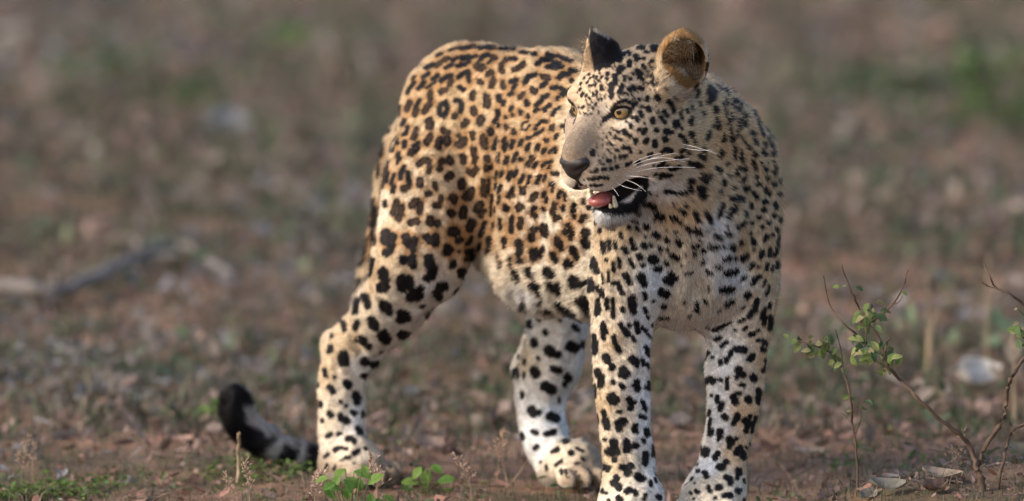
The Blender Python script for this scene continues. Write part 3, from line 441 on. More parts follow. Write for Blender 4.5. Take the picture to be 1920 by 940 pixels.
class Coat:
    def __init__(self, V, Q, N):
        # depth of the skin as the camera position sees it, to lift traced marks onto the surface
        S = 2; self.S = S; self.w, self.h = 1920 // S, 1000 // S
        zb = np.full(self.w * self.h, 1e9)
        Pc = V[Q].mean(1)
        for P in (V, Pc, (V[Q[:, 0]] + V[Q[:, 1]]) / 2, (V[Q[:, 1]] + V[Q[:, 2]]) / 2):
            x, y, z = to_px(P)
            for dx in (0, 1):
                for dy in (0, 1):
                    xi = (x / S - .5 + dx).astype(int); yi = (y / S - .5 + dy).astype(int)
                    ok = (xi >= 0) & (xi < self.w) & (yi >= 0) & (yi < self.h)
                    np.minimum.at(zb, yi[ok] * self.w + xi[ok], z[ok])
        self.zb = zb.reshape(self.h, self.w)
        col = dict(O=O_, T=T_, P=P_, W=W_, G=G_, H=H_, C=C_, F=F_, E=(.73, .64, .51), N=(.68, .475, .285))  # N: tan warmed and lightened in colour to offset shade on neck and foreleg
        pts, cs = [], []
        for e in BASE.split('|'):
            a, b, c = e.split(); p = self.lift(float(a), float(b))
            if p is not None: pts.append(p); cs.append(col[c])
        self.bp, self.bc = np.array(pts), np.array(cs)
        self.marks = []
        for (x0, y0, s), txt in SPOTS_AND_SHADE:
            for e in txt.split('|'):
                v = [float(q) for q in e.split(',')]
                r = v[0] / s; p = np.array(v[1:]).reshape(-1, 2) / s + (x0, y0)
                m = p[len(p) // 2] if len(p) % 2 else p[len(p) // 2 - 1:len(p) // 2 + 1].mean(0)
                zs = [self.depth(*q) for q in [m, *p]]; zs = [q for q in zs if q < 1e8]
                if zs: self.marks.append((r, p, zs[0]))
        # the far side of the animal, which the photograph does not show: scattered spots of the same size
        vis = self.visible(V, N)
        hid = np.nonzero(~vis)[0]; RNG.shuffle(hid)
        keep = []; cell = {}
        for i in hid[:9000]:
            p = V[i]; c = tuple((p / .03).astype(int)); ok = True
            for a in (-1, 0, 1):
                for b in (-1, 0, 1):
                    for d in (-1, 0, 1):
                        for q in cell.get((c[0] + a, c[1] + b, c[2] + d), ()):
                            if ok and np.sum((V[q] - p) ** 2) < .030 ** 2: ok = False
            if ok: keep.append(i); cell.setdefault(c, []).append(i)
        self.far = V[keep]; self.far_r = .0085 + .006 * RNG.random(len(keep))
    def depth(self, x, y):
        xi, yi = int(x / self.S), int(y / self.S)
        return self.zb[yi, xi] if 0 <= xi < self.w and 0 <= yi < self.h else 1e9
    def lift(self, x, y):
        z = self.depth(x, y)
        if z > 1e8: return None
        return CAM + z * (c_f + (x - 960) / F_PX * c_r + (470 - y) / F_PX * c_u)
    def visible(self, P, N):
        x, y, z = to_px(P)
        xi = np.clip((x / self.S).astype(int), 0, self.w - 1); yi = np.clip((y / self.S).astype(int), 0, self.h - 1)
        v = nrm_rows(CAM - P)
        return (z < self.zb[yi, xi] + .012) & ((N * v).sum(1) > -.12) & (y < 1000)
    def base(self, P):
        out = np.empty((len(P), 3))
        for s in range(0, len(P), 40000):
            d2 = ((P[s:s + 40000, None, :] - self.bp[None]) ** 2).sum(2)
            w_ = 1 / (d2 + .009 ** 2) ** 2
            out[s:s + 40000] = (w_ @ self.bc) / w_.sum(1)[:, None]
        return out
    def __call__(self, P, N):
        col = self.base(P); n = len(P)
        under = np.clip((-N[:, 2] - .35) / .5, 0, 1)[:, None]
        col = col * (1 - under * .7) + np.array(W_) * under * .7
        vis = self.visible(P, N)
        x, y, z = to_px(P)
        wob = fnoise(P, 420, 3) * .9 + fnoise(P, 1100, 4) * .7
        dk = np.zeros(n); halo = np.zeros(n); core = np.zeros(n)
        B = 16; bx = (x // B).astype(int); by = (y // B).astype(int)
        vi = np.nonzero(vis)[0]
        key = by[vi] * 1000 + bx[vi]; o = np.argsort(key, kind='stable'); vi = vi[o]; key = key[o]
        trunk_x = np.clip((1120 - x) / 30, 0, 1) * np.clip((540 - y) / 60, 0, 1) * (z > 9.62)
        for r, p, zm in self.marks:
            m = 12
            x0, x1 = int((p[:, 0].min() - r - m) // B), int((p[:, 0].max() + r + m) // B)
            y0, y1 = int((p[:, 1].min() - r - m) // B), int((p[:, 1].max() + r + m) // B)
            ids = []
            for yy in range(y0, y1 + 1):
                a = np.searchsorted(key, yy * 1000 + x0); b = np.searchsorted(key, yy * 1000 + x1 + 1)
                if b > a: ids.append(vi[a:b])
            if not ids: continue
            i = np.concatenate(ids); i = i[np.abs(z[i] - zm) < .05]
            if not len(i): continue
            q = np.stack([x[i], y[i]], 1); d = np.full(len(i), 1e9)
            if len(p) == 1: d = np.hypot(*(q - p[0]).T)
            for u, v in zip(p, p[1:]):
                e = v - u; t = np.clip(((q - u) @ e) / (e @ e + 1e-9), 0, 1)
                d = np.minimum(d, np.hypot(*(q - u - t[:, None] * e).T))
            d = d - r - (1.0 if p[:, 0].max() < 1130 and zm > 9.56 else .7) * min(1, r / 4) + wob[i] * min(1.0, r / 5) * .9
            dk[i] = np.maximum(dk[i], np.clip(.5 - d / 2.0, 0, 1))
            if r > 4.8: core[i] = np.maximum(core[i], np.clip((-d - .42 * r) / (.5 * r), 0, 1))
            halo[i] += np.exp(-np.clip(d, 0, 99) / 5.5) * (d < 14)
        hi = np.nonzero(~vis)[0]
        for s in range(0, len(hi), 20000):
            i = hi[s:s + 20000]
            d = np.sqrt(((P[i, None, :] - self.far[None]) ** 2).sum(2)) - self.far_r[None]
            dm = d.min(1) + wob[i] * .0016
            dk[i] = np.clip(.5 - dm / .003, 0, 1)
        h = np.clip((halo - .62) / .9, 0, 1)[:, None] * trunk_x[:, None] * .85
        col = col * (1 - h) + np.array((.36, .19, .075)) * h
        # ears, mouth
        for c, A, rim, back in ((EAR_L, EAXE_L, .010, 0), (EAR_R, EAXE_R, .004, 1)):
            q = (P - c) @ A.T
            near = np.abs(d_ell(q, EARS_S[back] - np.array(.003))) < .012
            qin = d_ell(q - np.array([EARS_OFF[back], 0, 0]), EARS_S[back] - .006)
            inner = near & (qin < .0012)
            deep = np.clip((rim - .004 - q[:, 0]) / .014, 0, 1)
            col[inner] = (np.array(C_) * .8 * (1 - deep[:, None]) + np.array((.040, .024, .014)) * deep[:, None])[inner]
            dk[inner] = 0
            if back:
                outer = near & ~inner & (q[:, 2] > -.022)
                u, v = x, y
                patch = np.clip(1.3 - np.abs((v - 60) - (u - 1127) * .55) / 6, 0, 1) * np.clip((u - 1111) / 5, 0, 1) * np.clip((1146 - u) / 5, 0, 1)
                fro = np.clip((1098 + .17 * (v - 45) - u) / 3 + .5, 0, 1)
                edge = np.clip((q[:, 0] - .0005) / .003, 0, 1)
                cc = np.array((.014, .012, .013))[None] * (1 - patch[:, None]) + np.array((.45, .38, .32)) * patch[:, None]
                cc = cc * (1 - fro[:, None]) + np.array((.36, .24, .14)) * fro[:, None]
                cc = cc * (1 - edge[:, None]) + np.array((.5, .38, .27)) * edge[:, None]
                col[outer] = cc[outer]; dk[outer] = 0
        black = np.array((.011, .010, .011))
        tp = [p for p in PRIMS if p['tag'] == 'tail'][0]                 # the tail's rings
        tl = np.nonzero((x < 640) & (y > 700) & (P[:, 0] < -.25))[0]
        tl = tl[d_prim(tp, P[tl]) < .012]
        if len(tl):
            cx, cy, _ = to_px(tp['W'][:, :3]); jn = np.argmin((x[tl, None] - cx) ** 2 + (y[tl, None] - cy) ** 2, 1)
            tx, ty = np.gradient(cx)[jn], np.gradient(cy)[jn]; ln = np.hypot(tx, ty); side = ((x[tl] - cx[jn]) * ty - (y[tl] - cy[jn]) * tx) / ln   # + on the lower left
            side = -side + wob[tl] * 2
            along = cx[jn] + wob[tl] * 1.2
            pale = np.maximum(np.clip(1.6 - np.abs(along - 567) / 6, 0, 1), np.clip(1.6 - np.abs(along - 519) / 8, 0, 1))
            pale = np.maximum(pale, np.clip(1.4 - np.abs(cy[jn] - 800) / 6, 0, 1) * np.clip((side - 2) / 5, 0, 1) * (along < 490))
            pale = np.maximum(pale, np.clip((side - 9) / 6, 0, 1) * np.clip((cy[jn] - 768) / 8, 0, 1) * np.clip((575 - along) / 40, 0, 1))
            col[tl] = np.array((.55, .52, .50)); dk[tl] = 1 - pale
        soft = dk[:, None] ** .9
        core = (core * trunk_x * np.clip((470 - y) / 60, 0, 1) * .5)[:, None]
        col = col * (1 - soft) + (black * (1 - core) + np.array((.095, .050, .024)) * core) * soft
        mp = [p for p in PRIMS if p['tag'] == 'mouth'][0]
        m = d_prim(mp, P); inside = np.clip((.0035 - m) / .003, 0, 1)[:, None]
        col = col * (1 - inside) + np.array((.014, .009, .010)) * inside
        for e, out, sd_, up_ in EYES:
            v = P - e; v = v - (v @ out)[:, None] * out * .6
            r = np.sqrt((v @ sd_) ** 2 + (1.42 * (v @ up_)) ** 2)
            k = np.clip((.0182 - r) / .003, 0, 1)[:, None]
            col = col * (1 - k) + np.array((.018, .014, .013)) * k
        return np.clip(col, .008, .85)
def nrm_rows(A): return A / (np.linalg.norm(A, axis=1)[:, None] + 1e-12)
EAXE_L = np.array([aL[0], nrm(np.cross(nrm(aL[2]), aL[0])), nrm(aL[2])]); EAXE_R = np.array([nrm(a) for a in EAXR])
EARS_S = [np.array((.036, .0375, .040)), np.array((.040, .034, .054))]; EARS_OFF = [.006, .004]

def combing(V, Q, N):
    "which way the fur lies and how long it is, from the parts of the body near each point"
    cell = np.floor(V / .010).astype(np.int64); key = (cell[:, 0] * 4096 + cell[:, 1]) * 4096 + cell[:, 2]
    u, first, inv = np.unique(key, return_index=True, return_inverse=True)
    P = V[first]; acc = np.zeros((len(P), 3)); ln = np.zeros(len(P)); ws = np.zeros(len(P)); hd = np.zeros(len(P))
    nose = hp(.15, 0, -.02)
    for p in PRIMS:
        if p['op'] != '+': continue
        m = np.nonzero(np.linalg.norm(P - p['c'], axis=1) < p['R'] + .06)[0]
        if not len(m): continue
        if p['t'] == 'w':
            W = p['W']; j = np.argmin(((P[m][:, None] - W[None, :, :3]) ** 2).sum(2), 1); j = np.clip(j, 0, len(W) - 2)
            fl = nrm_rows(W[j + 1, :3] - W[j, :3]) if p['flow'] is None else np.tile(p['flow'], (len(m), 1))
        elif p['tag'] == 'head': fl = nrm_rows(P[m] - nose)
        else: fl = np.tile(p['flow'], (len(m), 1))
        wt = np.exp(-np.clip(d_prim(p, P[m]), 0, .2) / .012) + 1e-6
        acc[m] += fl * wt[:, None]; ln[m] += p['fur'] * wt; ws[m] += wt
        if p['tag'] == 'head': hd[m] += wt
    fl, ln, hd = acc[inv.ravel()], (ln / (ws + 1e-9))[inv.ravel()], (hd / (ws + 1e-9))[inv.ravel()]
    fl = smooth_mesh(nrm_rows(fl), Q, 14, .6); A = np.stack([ln, hd, ln], 1); A = smooth_mesh(A, Q, 14, .6)
    fl = fl - (fl * N).sum(1)[:, None] * N
    return nrm_rows(fl), A[:, 0], A[:, 1]

BV, BQ, BN = build_body(.003)
coat = Coat(BV, BQ, BN)
BC = coat(BV, BN) * np.exp(.20 * fnoise(BV, 1300, 61) + .15 * fnoise(BV, 2600, 62))[:, None]
skin_m = attr_mat('leopard_skin', .75, .15)
leo_me = np_mesh('leopard', BV, BQ, skin_m); set_col(leo_me, 'col', BC)
leo = link('leopard', leo_me)
tag(leo, 'spotted leopard standing on the bare ground with its head turned and mouth open', 'leopard')

# fur: one curve a hair, each coloured by the coat at its root
fur_m, t_, b_ = mat_new('leopard_fur')
a_ = t_.nodes.new('ShaderNodeAttribute'); a_.attribute_name = 'col'
n_ = t_.nodes.new('ShaderNodeAttribute'); n_.attribute_name = 'nrm'
t_.links.new(a_.outputs['Color'], b_.inputs['Base Color']); t_.links.new(n_.outputs['Vector'], b_.inputs['Normal'])
b_.inputs['Roughness'].default_value = .6; b_.inputs['Specular IOR Level'].default_value = .12
def add_hair(name, R, Dirs, Nn, L, col, rad, mat, parent, lift=.35, droop=.5, jit=.18, npt=4):
    n = len(R); t = np.linspace(0, 1, npt)
    J = RNG.normal(size=(n, 3)) * jit
    d0 = nrm_rows(Dirs * (1 - lift) + Nn * lift + J * .5); d1 = nrm_rows(Dirs * (1 - lift * droop) + Nn * lift * droop + J)
    pos = np.empty((n, npt, 3)); pos[:, 0] = R - Nn * .0012
    for k in range(1, npt):
        f = (k - .5) / (npt - 1)
        pos[:, k] = pos[:, k - 1] + (d0 * (1 - f) + d1 * f) * (L / (npt - 1))[:, None]
    hc = bpy.data.hair_curves.new(name); hc.add_curves([npt] * n)
    hc.position_data.foreach_set('vector', pos.astype(np.float32).ravel())
    rr = (rad[:, None] * (1 - .85 * t[None] ** 1.5)).astype(np.float32)
    ra = hc.attributes.get('radius') or hc.attributes.new('radius', 'FLOAT', 'POINT'); ra.data.foreach_set('value', rr.ravel())
    ca = hc.attributes.new('col', 'FLOAT_COLOR', 'CURVE'); ca.data.foreach_set('color', np.concatenate([col, np.ones((n, 1))], 1).astype(np.float32).ravel())
    na = hc.attributes.new('nrm', 'FLOAT_VECTOR', 'CURVE'); na.data.foreach_set('vector', nrm_rows(Nn + J * .5).astype(np.float32).ravel())
    hc.materials.append(mat)
    o = link(name, hc, parent); o['kind'] = 'stuff'
    return o
N_HAIR = 460000
FL, LN, HD = combing(BV, BQ, BN)
qa = np.linalg.norm(np.cross(BV[BQ[:, 2]] - BV[BQ[:, 0]], BV[BQ[:, 3]] - BV[BQ[:, 1]]), axis=1) / 2
qc = BV[BQ].mean(1); qn = BN[BQ].mean(1); qv = coat.visible(qc, nrm_rows(qn))
mouth_p = [p for p in PRIMS if p['tag'] == 'mouth'][0]
bald = d_prim(mouth_p, qc) < .0012
for p in PRIMS:
    if p['tag'] == 'eye': bald |= d_prim(p, qc) < .0012
bald |= np.linalg.norm(qc - NOSE_C, axis=1) < .016
qhd = HD[BQ].mean(1)
wgt = qa * np.where(qv, 1.0, .22) * (1 + 1.3 * np.clip(qhd, 0, 1)) * ~bald
pick = RNG.choice(len(BQ), N_HAIR, p=wgt / wgt.sum())
a, b = RNG.random((2, N_HAIR, 1))
def bil(X):
    X = X[BQ[pick]]
    if X.ndim == 2: X = X[..., None]
    return X[:, 0] * (1 - a) * (1 - b) + X[:, 1] * a * (1 - b) + X[:, 2] * a * b + X[:, 3] * (1 - a) * b
R, Nn, Dr = bil(BV), nrm_rows(bil(BN)), bil(FL); L = bil(LN)[:, 0]; hd = np.clip(bil(HD)[:, 0], 0, 1)
Dr = nrm_rows(Dr - (Dr * Nn).sum(1)[:, None] * Nn)
rel = (R - HC) @ np.array(HAX).T                     # in the head's axes
muz = hd * np.clip((rel[:, 0] - .02) / .05, 0, 1)
L = L * (1 - .55 * muz)
L = L * (1 - .30 * np.clip((1130 - to_px(R)[0]) / 40, 0, 1) * np.clip((R[:, 2] - .34) / .05, 0, 1))
tl_ = (R[:, 0] < -.27) & (R[:, 2] < .2) & (to_px(R)[0] < 600); L[tl_] *= 1.05
chin = hd * np.clip((-.105 - rel[:, 2]) / .01, 0, 1) * np.clip((rel[:, 0] - .03) / .02, 0, 1)
L = L * (1 + 2.2 * chin)
L *= (.5 + .45 * RNG.random(N_HAIR)) * (1 + .25 * hd)
Ch = coat(R + Dr * (L * .42)[:, None], Nn); Ch *= np.exp(RNG.normal(size=(N_HAIR, 1)) * (.17 + .12 * hd[:, None])) * (1 - .25 * (RNG.random((N_HAIR, 1)) < .12))
Ch *= np.exp((.16 + .14 * muz) * fnoise(R, 1300, 61) + (.12 + .16 * muz) * fnoise(R, 2600, 62))[:, None]            # locks of fur catch the eye together
Ch *= np.where((RNG.random((N_HAIR, 1)) < .35) & (muz[:, None] > .2), .62, 1.0)
Ch = Ch.clip(.006, .9)
lock = np.stack([fnoise(R, 420, 63 + q) + .6 * fnoise(R, 1100, 66 + q) for q in range(3)], 1)
Dr = nrm_rows(Dr + .17 * lock * (1 - .5 * hd[:, None]))
dx = Dr.copy(); dx[:] = nrm_rows(Dr - chin[:, None] * UP * 1.5)
rad = (.00042 * (1 - .35 * hd)) * (.8 + .4 * RNG.random(N_HAIR))
add_hair('fur', R, dx, Nn, L, Ch, rad, fur_m, leo, lift=.30)

# tufts in and beside the ears
def tuft(c, A, n, ln, colr, q0, spread, dirv, lift):
    th = RNG.random(n) * 6.28; rr = np.sqrt(RNG.random(n)) * spread
    Rr = c + A[0] * (q0 + 0 * rr)[:, None] + np.outer(np.cos(th) * rr, A[1]) + np.outer(np.sin(th) * rr, A[2])
    D = nrm_rows(np.tile(dirv, (n, 1)) + RNG.normal(size=(n, 3)) * .35)
    cl = np.array(colr)[None] * (.6 + .7 * RNG.random((n, 1)))
    return Rr, D, np.tile(A[0], (n, 1)), ln * (.5 + .8 * RNG.random(n)), cl, np.full(n, .0003)
parts = []
n = 2600; th = math.pi * (.35) + RNG.random(n) * math.pi * 1.45; rr_ = 1 - .55 * RNG.random(n) ** 1.5       # near ear: from the front and lower rim inwards
rim = EAR_L + np.outer(.008 - .018 * (1 - rr_), EAXE_L[0]) + np.outer(np.cos(th) * .034 * rr_, EAXE_L[1]) + np.outer(np.sin(th) * .036 * rr_, EAXE_L[2])
inw = nrm_rows(EAR_L + EAXE_L[2] * .012 - rim)
cl_ = np.where(RNG.random((n, 1)) < .16, np.array([(.74, .64, .50)]), np.array([(.27, .15, .06)])) * (.45 + .8 * RNG.random((n, 1)))
parts.append((rim, nrm_rows(inw * .8 + EAXE_L[0] * .35 + EAXE_L[2] * .35 + RNG.normal(size=(n, 3)) * .35), np.tile(EAXE_L[0], (n, 1)), .008 + .020 * RNG.random(n), cl_, np.full(n, .00034)))
n = 900; rr_ = RNG.random(n)                                                   # and up out of the fold below it
rim = EAR_L + np.outer(.012 - .01 * rr_, EAXE_L[0]) + np.outer((RNG.random(n) - .45) * .05, EAXE_L[1]) + np.outer(-.036 + .016 * rr_, EAXE_L[2])
parts.append((rim, nrm_rows(np.tile(EAXE_L[2] * .9 + EAXE_L[0] * .3, (n, 1)) + RNG.normal(size=(n, 3)) * .3), np.tile(EAXE_L[0], (n, 1)), .010 + .014 * RNG.random(n), np.array((.44, .33, .23))[None] * (.5 + .7 * RNG.random((n, 1))), np.full(n, .0004)))
n = 800; zz = -.042 + .062 * RNG.random(n)                                     # far ear: wisps out of its opening
rim = EAR_R + np.outer(np.full(n, .001), EAXE_R[0]) + np.outer(RNG.normal(size=n) * .014, EAXE_R[1]) + np.outer(zz, EAXE_R[2])
parts.append((rim, nrm_rows(np.tile(EAXE_R[0] + UP * .25, (n, 1)) + RNG.normal(size=(n, 3)) * .35), np.tile(EAXE_R[0], (n, 1)), .004 + .016 * RNG.random(n), np.array((.60, .46, .31))[None] * (.6 + .7 * RNG.random((n, 1))), np.full(n, .0004)))
cat = [np.concatenate([p[k] for p in parts]) for k in range(6)]
add_hair('ear_tuft', cat[0], cat[1], nrm_rows(cat[2]), cat[3], cat[4], cat[5], fur_m, leo, lift=.25, jit=.25, npt=5)

# eyes
def uv_sphere(c, r, ax, nu=40, nv=28, semi=(1, 1, 1)):
    th = np.linspace(0, math.pi, nv + 1); ph = np.arange(nu) / nu * 2 * math.pi
    T, Pp = np.meshgrid(th, ph, indexing='ij')
    L_ = np.stack([np.sin(T) * np.cos(Pp) * semi[0], np.sin(T) * np.sin(Pp) * semi[1], np.cos(T) * semi[2]], -1).reshape(-1, 3) * r
    i = np.arange(nv)[:, None] * nu; j = np.arange(nu)[None]
    Fq = np.stack([i + j, i + nu + j, i + nu + (j + 1) % nu, i + (j + 1) % nu], -1).reshape(-1, 4)
    return L_ @ np.array(ax) + c, Fq, L_
eye_m = attr_mat('leopard_eye', .06, .5); eye_m.node_tree.nodes['Principled BSDF'].inputs['Coat Weight'].default_value = 1.0
eye_m.node_tree.nodes['Principled BSDF'].inputs['Coat Roughness'].default_value = .02
for k, (e, out, sd_, up_) in enumerate(EYES):
    s = (-1, 1)[k]
    gz = nrm(HF * .93 + HL * s * .36 + HU * .16); gx = nrm(np.cross(HU, gz)); gy = np.cross(gz, gx)
    r = .0162; c = e - out * .0122
    V, Fq, Lc = uv_sphere(c, r, (gx, gy, gz), 64, 56)
    ang = np.degrees(np.arccos(np.clip(Lc[:, 2] / r, -1, 1)))
    az = np.arctan2(Lc[:, 1], Lc[:, 0])
    fib = .85 + .15 * np.sin(az * 31 + np.sin(az * 13) * 2)
    iris = np.array((.33, .205, .08))[None] * fib[:, None]; iris = iris * np.clip(1.25 - np.abs(ang - 28)[:, None] / 46, .25, 1.15)
    pup = np.clip((15 - ang) / 2.5 + .5, 0, 1)[:, None]; lim = np.clip((ang - 49) / 6 + .5, 0, 1)[:, None]
    C = iris * (1 - pup) + .004 * pup; C = C * (1 - lim) + np.array((.03, .022, .02)) * lim
    me = np_mesh('eye', V, Fq, eye_m); set_col(me, 'col', C); link('eye', me, leo)

# nose, tongue, teeth
def solid(name, prims, h, mat, lo, hi):
    def fld(P, bc, br):
        d = np.full(P.shape[:2], .05, np.float32)
        for p in prims:
            e = d_prim(p, P.astype(np.float64)); k = p['k']
            if p['op'] == '-': e = -e; hh = np.maximum(k - np.abs(d - e), 0) / k; d = (np.maximum(d, e) + hh * hh * k * .25).astype(np.float32)
            else: hh = np.maximum(k - np.abs(d - e), 0) / k; d = (np.minimum(d, e) - hh * hh * k * .25).astype(np.float32)
        return d
    V, Q = surface_nets(fld, lo, hi, h, 8); V = smooth_mesh(V, Q, 2, .4)
    return link(name, np_mesh(name, V, Q, mat), leo)
keep_n = len(PRIMS)
hell(.133, 0, -.029, (.014, .0235, .0108), .006); hell(.136, 0, -.040, (.011, .017, .014), .008); hcone((.133, 0, -.05), (.128, 0, -.066), .0065, .003, .006)
for s in (-1, 1):
    hell(.130, s * .0175, -.032, (.012, .0095, .0105), .006)
    hcone((.151, s * .010, -.042), (.139, s * .0245, -.034), .0048, .0036, .003, op='-')
nose_pr = PRIMS[keep_n:]; del PRIMS[keep_n:]
nose_m = plain_mat('leopard_nose', (.022, .017, .016), .45, .35)
c = hp(.13, 0, -.035); solid('nose', nose_pr, .0009, nose_m, c - .045, c + .045)
hell(.088, -.002, -.1015, (.020, .016, .0078), .004); hell(.093, -.002, -.1030, (.014, .015, .0080), .008); hcone((.075, -.002, -.0945), (.103, -.002, -.0935), .0012, .001, .004, op='-')
tong_pr = PRIMS[keep_n:]; del PRIMS[keep_n:]
tong_m = plain_mat('leopard_tongue', (.36, .10, .092), .3, .5, .25)
c = hp(.09, 0, -.1); solid('tongue', tong_pr, .0012, tong_m, c - .06, c + .06)
tooth_m = plain_mat('leopard_tooth', (.58, .50, .36), .35, .5)
for nm, A_, B_, r0, r1 in (('tooth', (.084, .0185, -.112), (.0845, .0195, -.0985), .0046, .0020), ('tooth', (.091, .0155, -.112), (.092, .016, -.1085), .003, .002), ('tooth', (.083, -.0195, -.113), (.089, -.0205, -.0905), .0052, .0018),
                           ):
    hcone(A_, B_, r0, r1); pr = PRIMS[keep_n:]; del PRIMS[keep_n:]
    c = (hp(*A_) + hp(*B_)) / 2; solid(nm, pr, .0008, tooth_m, c - .02, c + .02)
# whiskers
def tube(P, r0, r1, ns=5):
    P = np.array(P, float); n = len(P); V = []; Fq = []
    T = np.gradient(P, axis=0)
    for i in range(n):
        t = nrm(T[i]); a_ = nrm(np.cross(t, (0, 0, 1) if abs(t[2]) < .9 else (1, 0, 0))); b_ = np.cross(t, a_)
        r = r0 + (r1 - r0) * i / (n - 1)
        for j in range(ns):
            q = 2 * math.pi * j / ns; V.append(P[i] + (a_ * math.cos(q) + b_ * math.sin(q)) * r)
    for i in range(n - 1):
        for j in range(ns): Fq.append((i * ns + j, i * ns + (j + 1) % ns, (i + 1) * ns + (j + 1) % ns, (i + 1) * ns + j))
    return np.array(V), np.array(Fq)
wh_m = plain_mat('leopard_whisker', (.80, .78, .76), .4, .4)
for w3 in (((1163, 327), (1205, 303), (1268, 287)), ((1166, 330), (1215, 308), (1292, 298)), ((1168, 333), (1225, 316), (1304, 315)), ((1160, 325), (1198, 300), (1240, 288)),
           ((1152, 334), (1186, 342), (1211, 360)), ((1158, 331), (1190, 331), (1226, 336)), ((1146, 337), (1170, 350), (1203, 358)), ((1262, 269), (1296, 274), (1345, 289)),
           ((1264, 271), (1300, 281), (1336, 281)), ((1140, 345), (1152, 356), (1160, 368)), ((1170, 326), (1222, 298), (1284, 304)), ((1050, 333), (1040, 331), (1030, 333)), ((1052, 337), (1043, 340), (1034, 346))):
    (x0, y0), (x1, y1), (x2, y2) = w3
    z0 = coat.depth(x0, y0)
    Y0 = CAM[1] + z0 * 1.0 - .004 if z0 < 1e8 else -.55
    pts = []
    for t in np.linspace(0, 1, 9):
        px = (1 - t) ** 2 * x0 + 2 * t * (1 - t) * (2 * x1 - (x0 + x2) / 2) + t * t * x2
        py = (1 - t) ** 2 * y0 + 2 * t * (1 - t) * (2 * y1 - (y0 + y2) / 2) + t * t * y2
        pts.append(at(px, py, Y0 - .045 * math.sin(min(1, t * 1.2) * 1.5)))
    V, Fq = tube(pts, .00042, .0002)
    link('whisker', np_mesh('whisker', V, Fq, wh_m), leo)
# ---- ground ------------------------------------------------------------------------------------------------------------------
def sstep(a, b, x): t = np.clip((x - a) / (b - a), 0, 1); return t * t * (3 - 2 * t)
def g2(x, y, s, seed): return fnoise(np.stack([x, y, 0 * x], 1), s, seed)
def gz(x, y):
    "height of the ground"
    x = np.atleast_1d(np.asarray(x, float)); y = np.atleast_1d(np.asarray(y, float))
    calm = 1 - .8 * np.exp(-((x - .05) ** 2 / .35 ** 2 + (y + .1) ** 2 / .45 ** 2))
    z = calm * (.008 * g2(x, y, 9, 11) + .004 * g2(x, y, 31, 12)) + .03 * g2(x, y, 1.1, 13) * sstep(.8, 5, y)
    z = z + .088 * np.exp(-((x - .84) ** 2 / (2 * .36 ** 2) + (y + .46) ** 2 / (2 * .36 ** 2))) * sstep(.36, .56, x)
    return z - .004
def ground_at(px, py):
    "the point of the ground seen at a photograph pixel"
    d = c_f + (px - 960) / F_PX * c_r + (470 - py) / F_PX * c_u
    z = 0.0
    for _ in range(6):
        p = CAM + d * ((z - CAM[2]) / d[2]); z = float(gz(p[0], p[1])[0])
    return p
def grid(x0, x1, nx, y0, y1, ny, ypow=1.0):
    xs = np.linspace(x0, x1, nx); t = np.linspace(0, 1, ny) ** ypow; ys = y0 + (y1 - y0) * t
    X, Y = np.meshgrid(xs, ys, indexing='ij'); V = np.stack([X.ravel(), Y.ravel()], 1)
    i = np.arange(nx - 1)[:, None] * ny; j = np.arange(ny - 1)[None]
    return V, np.stack([i + j, i + ny + j, i + ny + j + 1, i + j + 1], -1).reshape(-1, 4)
# one sheet: fine where we look, stretched out to the horizon
gx = np.concatenate([-np.geomspace(900, 3.2, 26), np.linspace(-3, 3, 260), np.geomspace(3.2, 900, 26)])
gy = np.concatenate([-np.geomspace(400, 2.2, 16), np.linspace(-2, 2.5, 230), 2.5 + np.geomspace(.03, 1500, 190)])
X, Y = np.meshgrid(gx, gy, indexing='ij'); GV = np.stack([X.ravel(), Y.ravel(), gz(X.ravel(), Y.ravel())], 1)
far_ = sstep(20, 60, np.abs(GV[:, 1])) + sstep(4, 20, np.abs(GV[:, 0])); GV[:, 2] *= np.clip(1 - far_, 0, 1)
i = np.arange(len(gx) - 1)[:, None] * len(gy); j = np.arange(len(gy) - 1)[None]
GQ = np.stack([i + j, i + len(gy) + j, i + len(gy) + j + 1, i + j + 1], -1).reshape(-1, 4)
soil, t_, b_ = mat_new('soil')
tc = t_.nodes.new('ShaderNodeTexCoord')
def noise_node(scale, detail=6, rough=.6):
    n = t_.nodes.new('ShaderNodeTexNoise'); n.inputs['Scale'].default_value = scale; n.inputs['Detail'].default_value = detail; n.inputs['Roughness'].default_value = rough
    t_.links.new(tc.outputs['Object'], n.inputs['Vector']); return n
def ramp(fac, stops):
    r = t_.nodes.new('ShaderNodeValToRGB')
    while len(r.color_ramp.elements) < len(stops): r.color_ramp.elements.new(.5)
    for e, (p, c) in zip(r.color_ramp.elements, stops): e.position = p; e.color = (*c, 1)
    t_.links.new(fac, r.inputs[0]); return r
def mixn(f, a, b, mode='MIX'):
    m = t_.nodes.new('ShaderNodeMix'); m.data_type = 'RGBA'; m.blend_type = mode
    if isinstance(f, float): m.inputs[0].default_value = f
    else: t_.links.new(f, m.inputs[0])
    t_.links.new(a, m.inputs[6]); t_.links.new(b, m.inputs[7]); return m.outputs[2]
n1, n2, n3, n4 = noise_node(2.2), noise_node(14), noise_node(75, 8, .7), noise_node(6)
r1 = ramp(n2.outputs['Fac'], [(.30, (.17, .09, .058)), (.5, (.35, .19, .118)), (.72, (.43, .27, .18))])
r2 = ramp(n3.outputs['Fac'], [(.34, (.07, .044, .031)), (.5, (.20, .128, .088)), (.68, (.33, .24, .18))])
c1 = mixn(.5, r1.outputs[0], r2.outputs[0])
r3 = ramp(n4.outputs['Fac'], [(.45, (.075, .058, .04)), (.62, (.07, .075, .035))])
f3 = ramp(n1.outputs['Fac'], [(.46, (0, 0, 0)), (.62, (.75, .75, .75))])
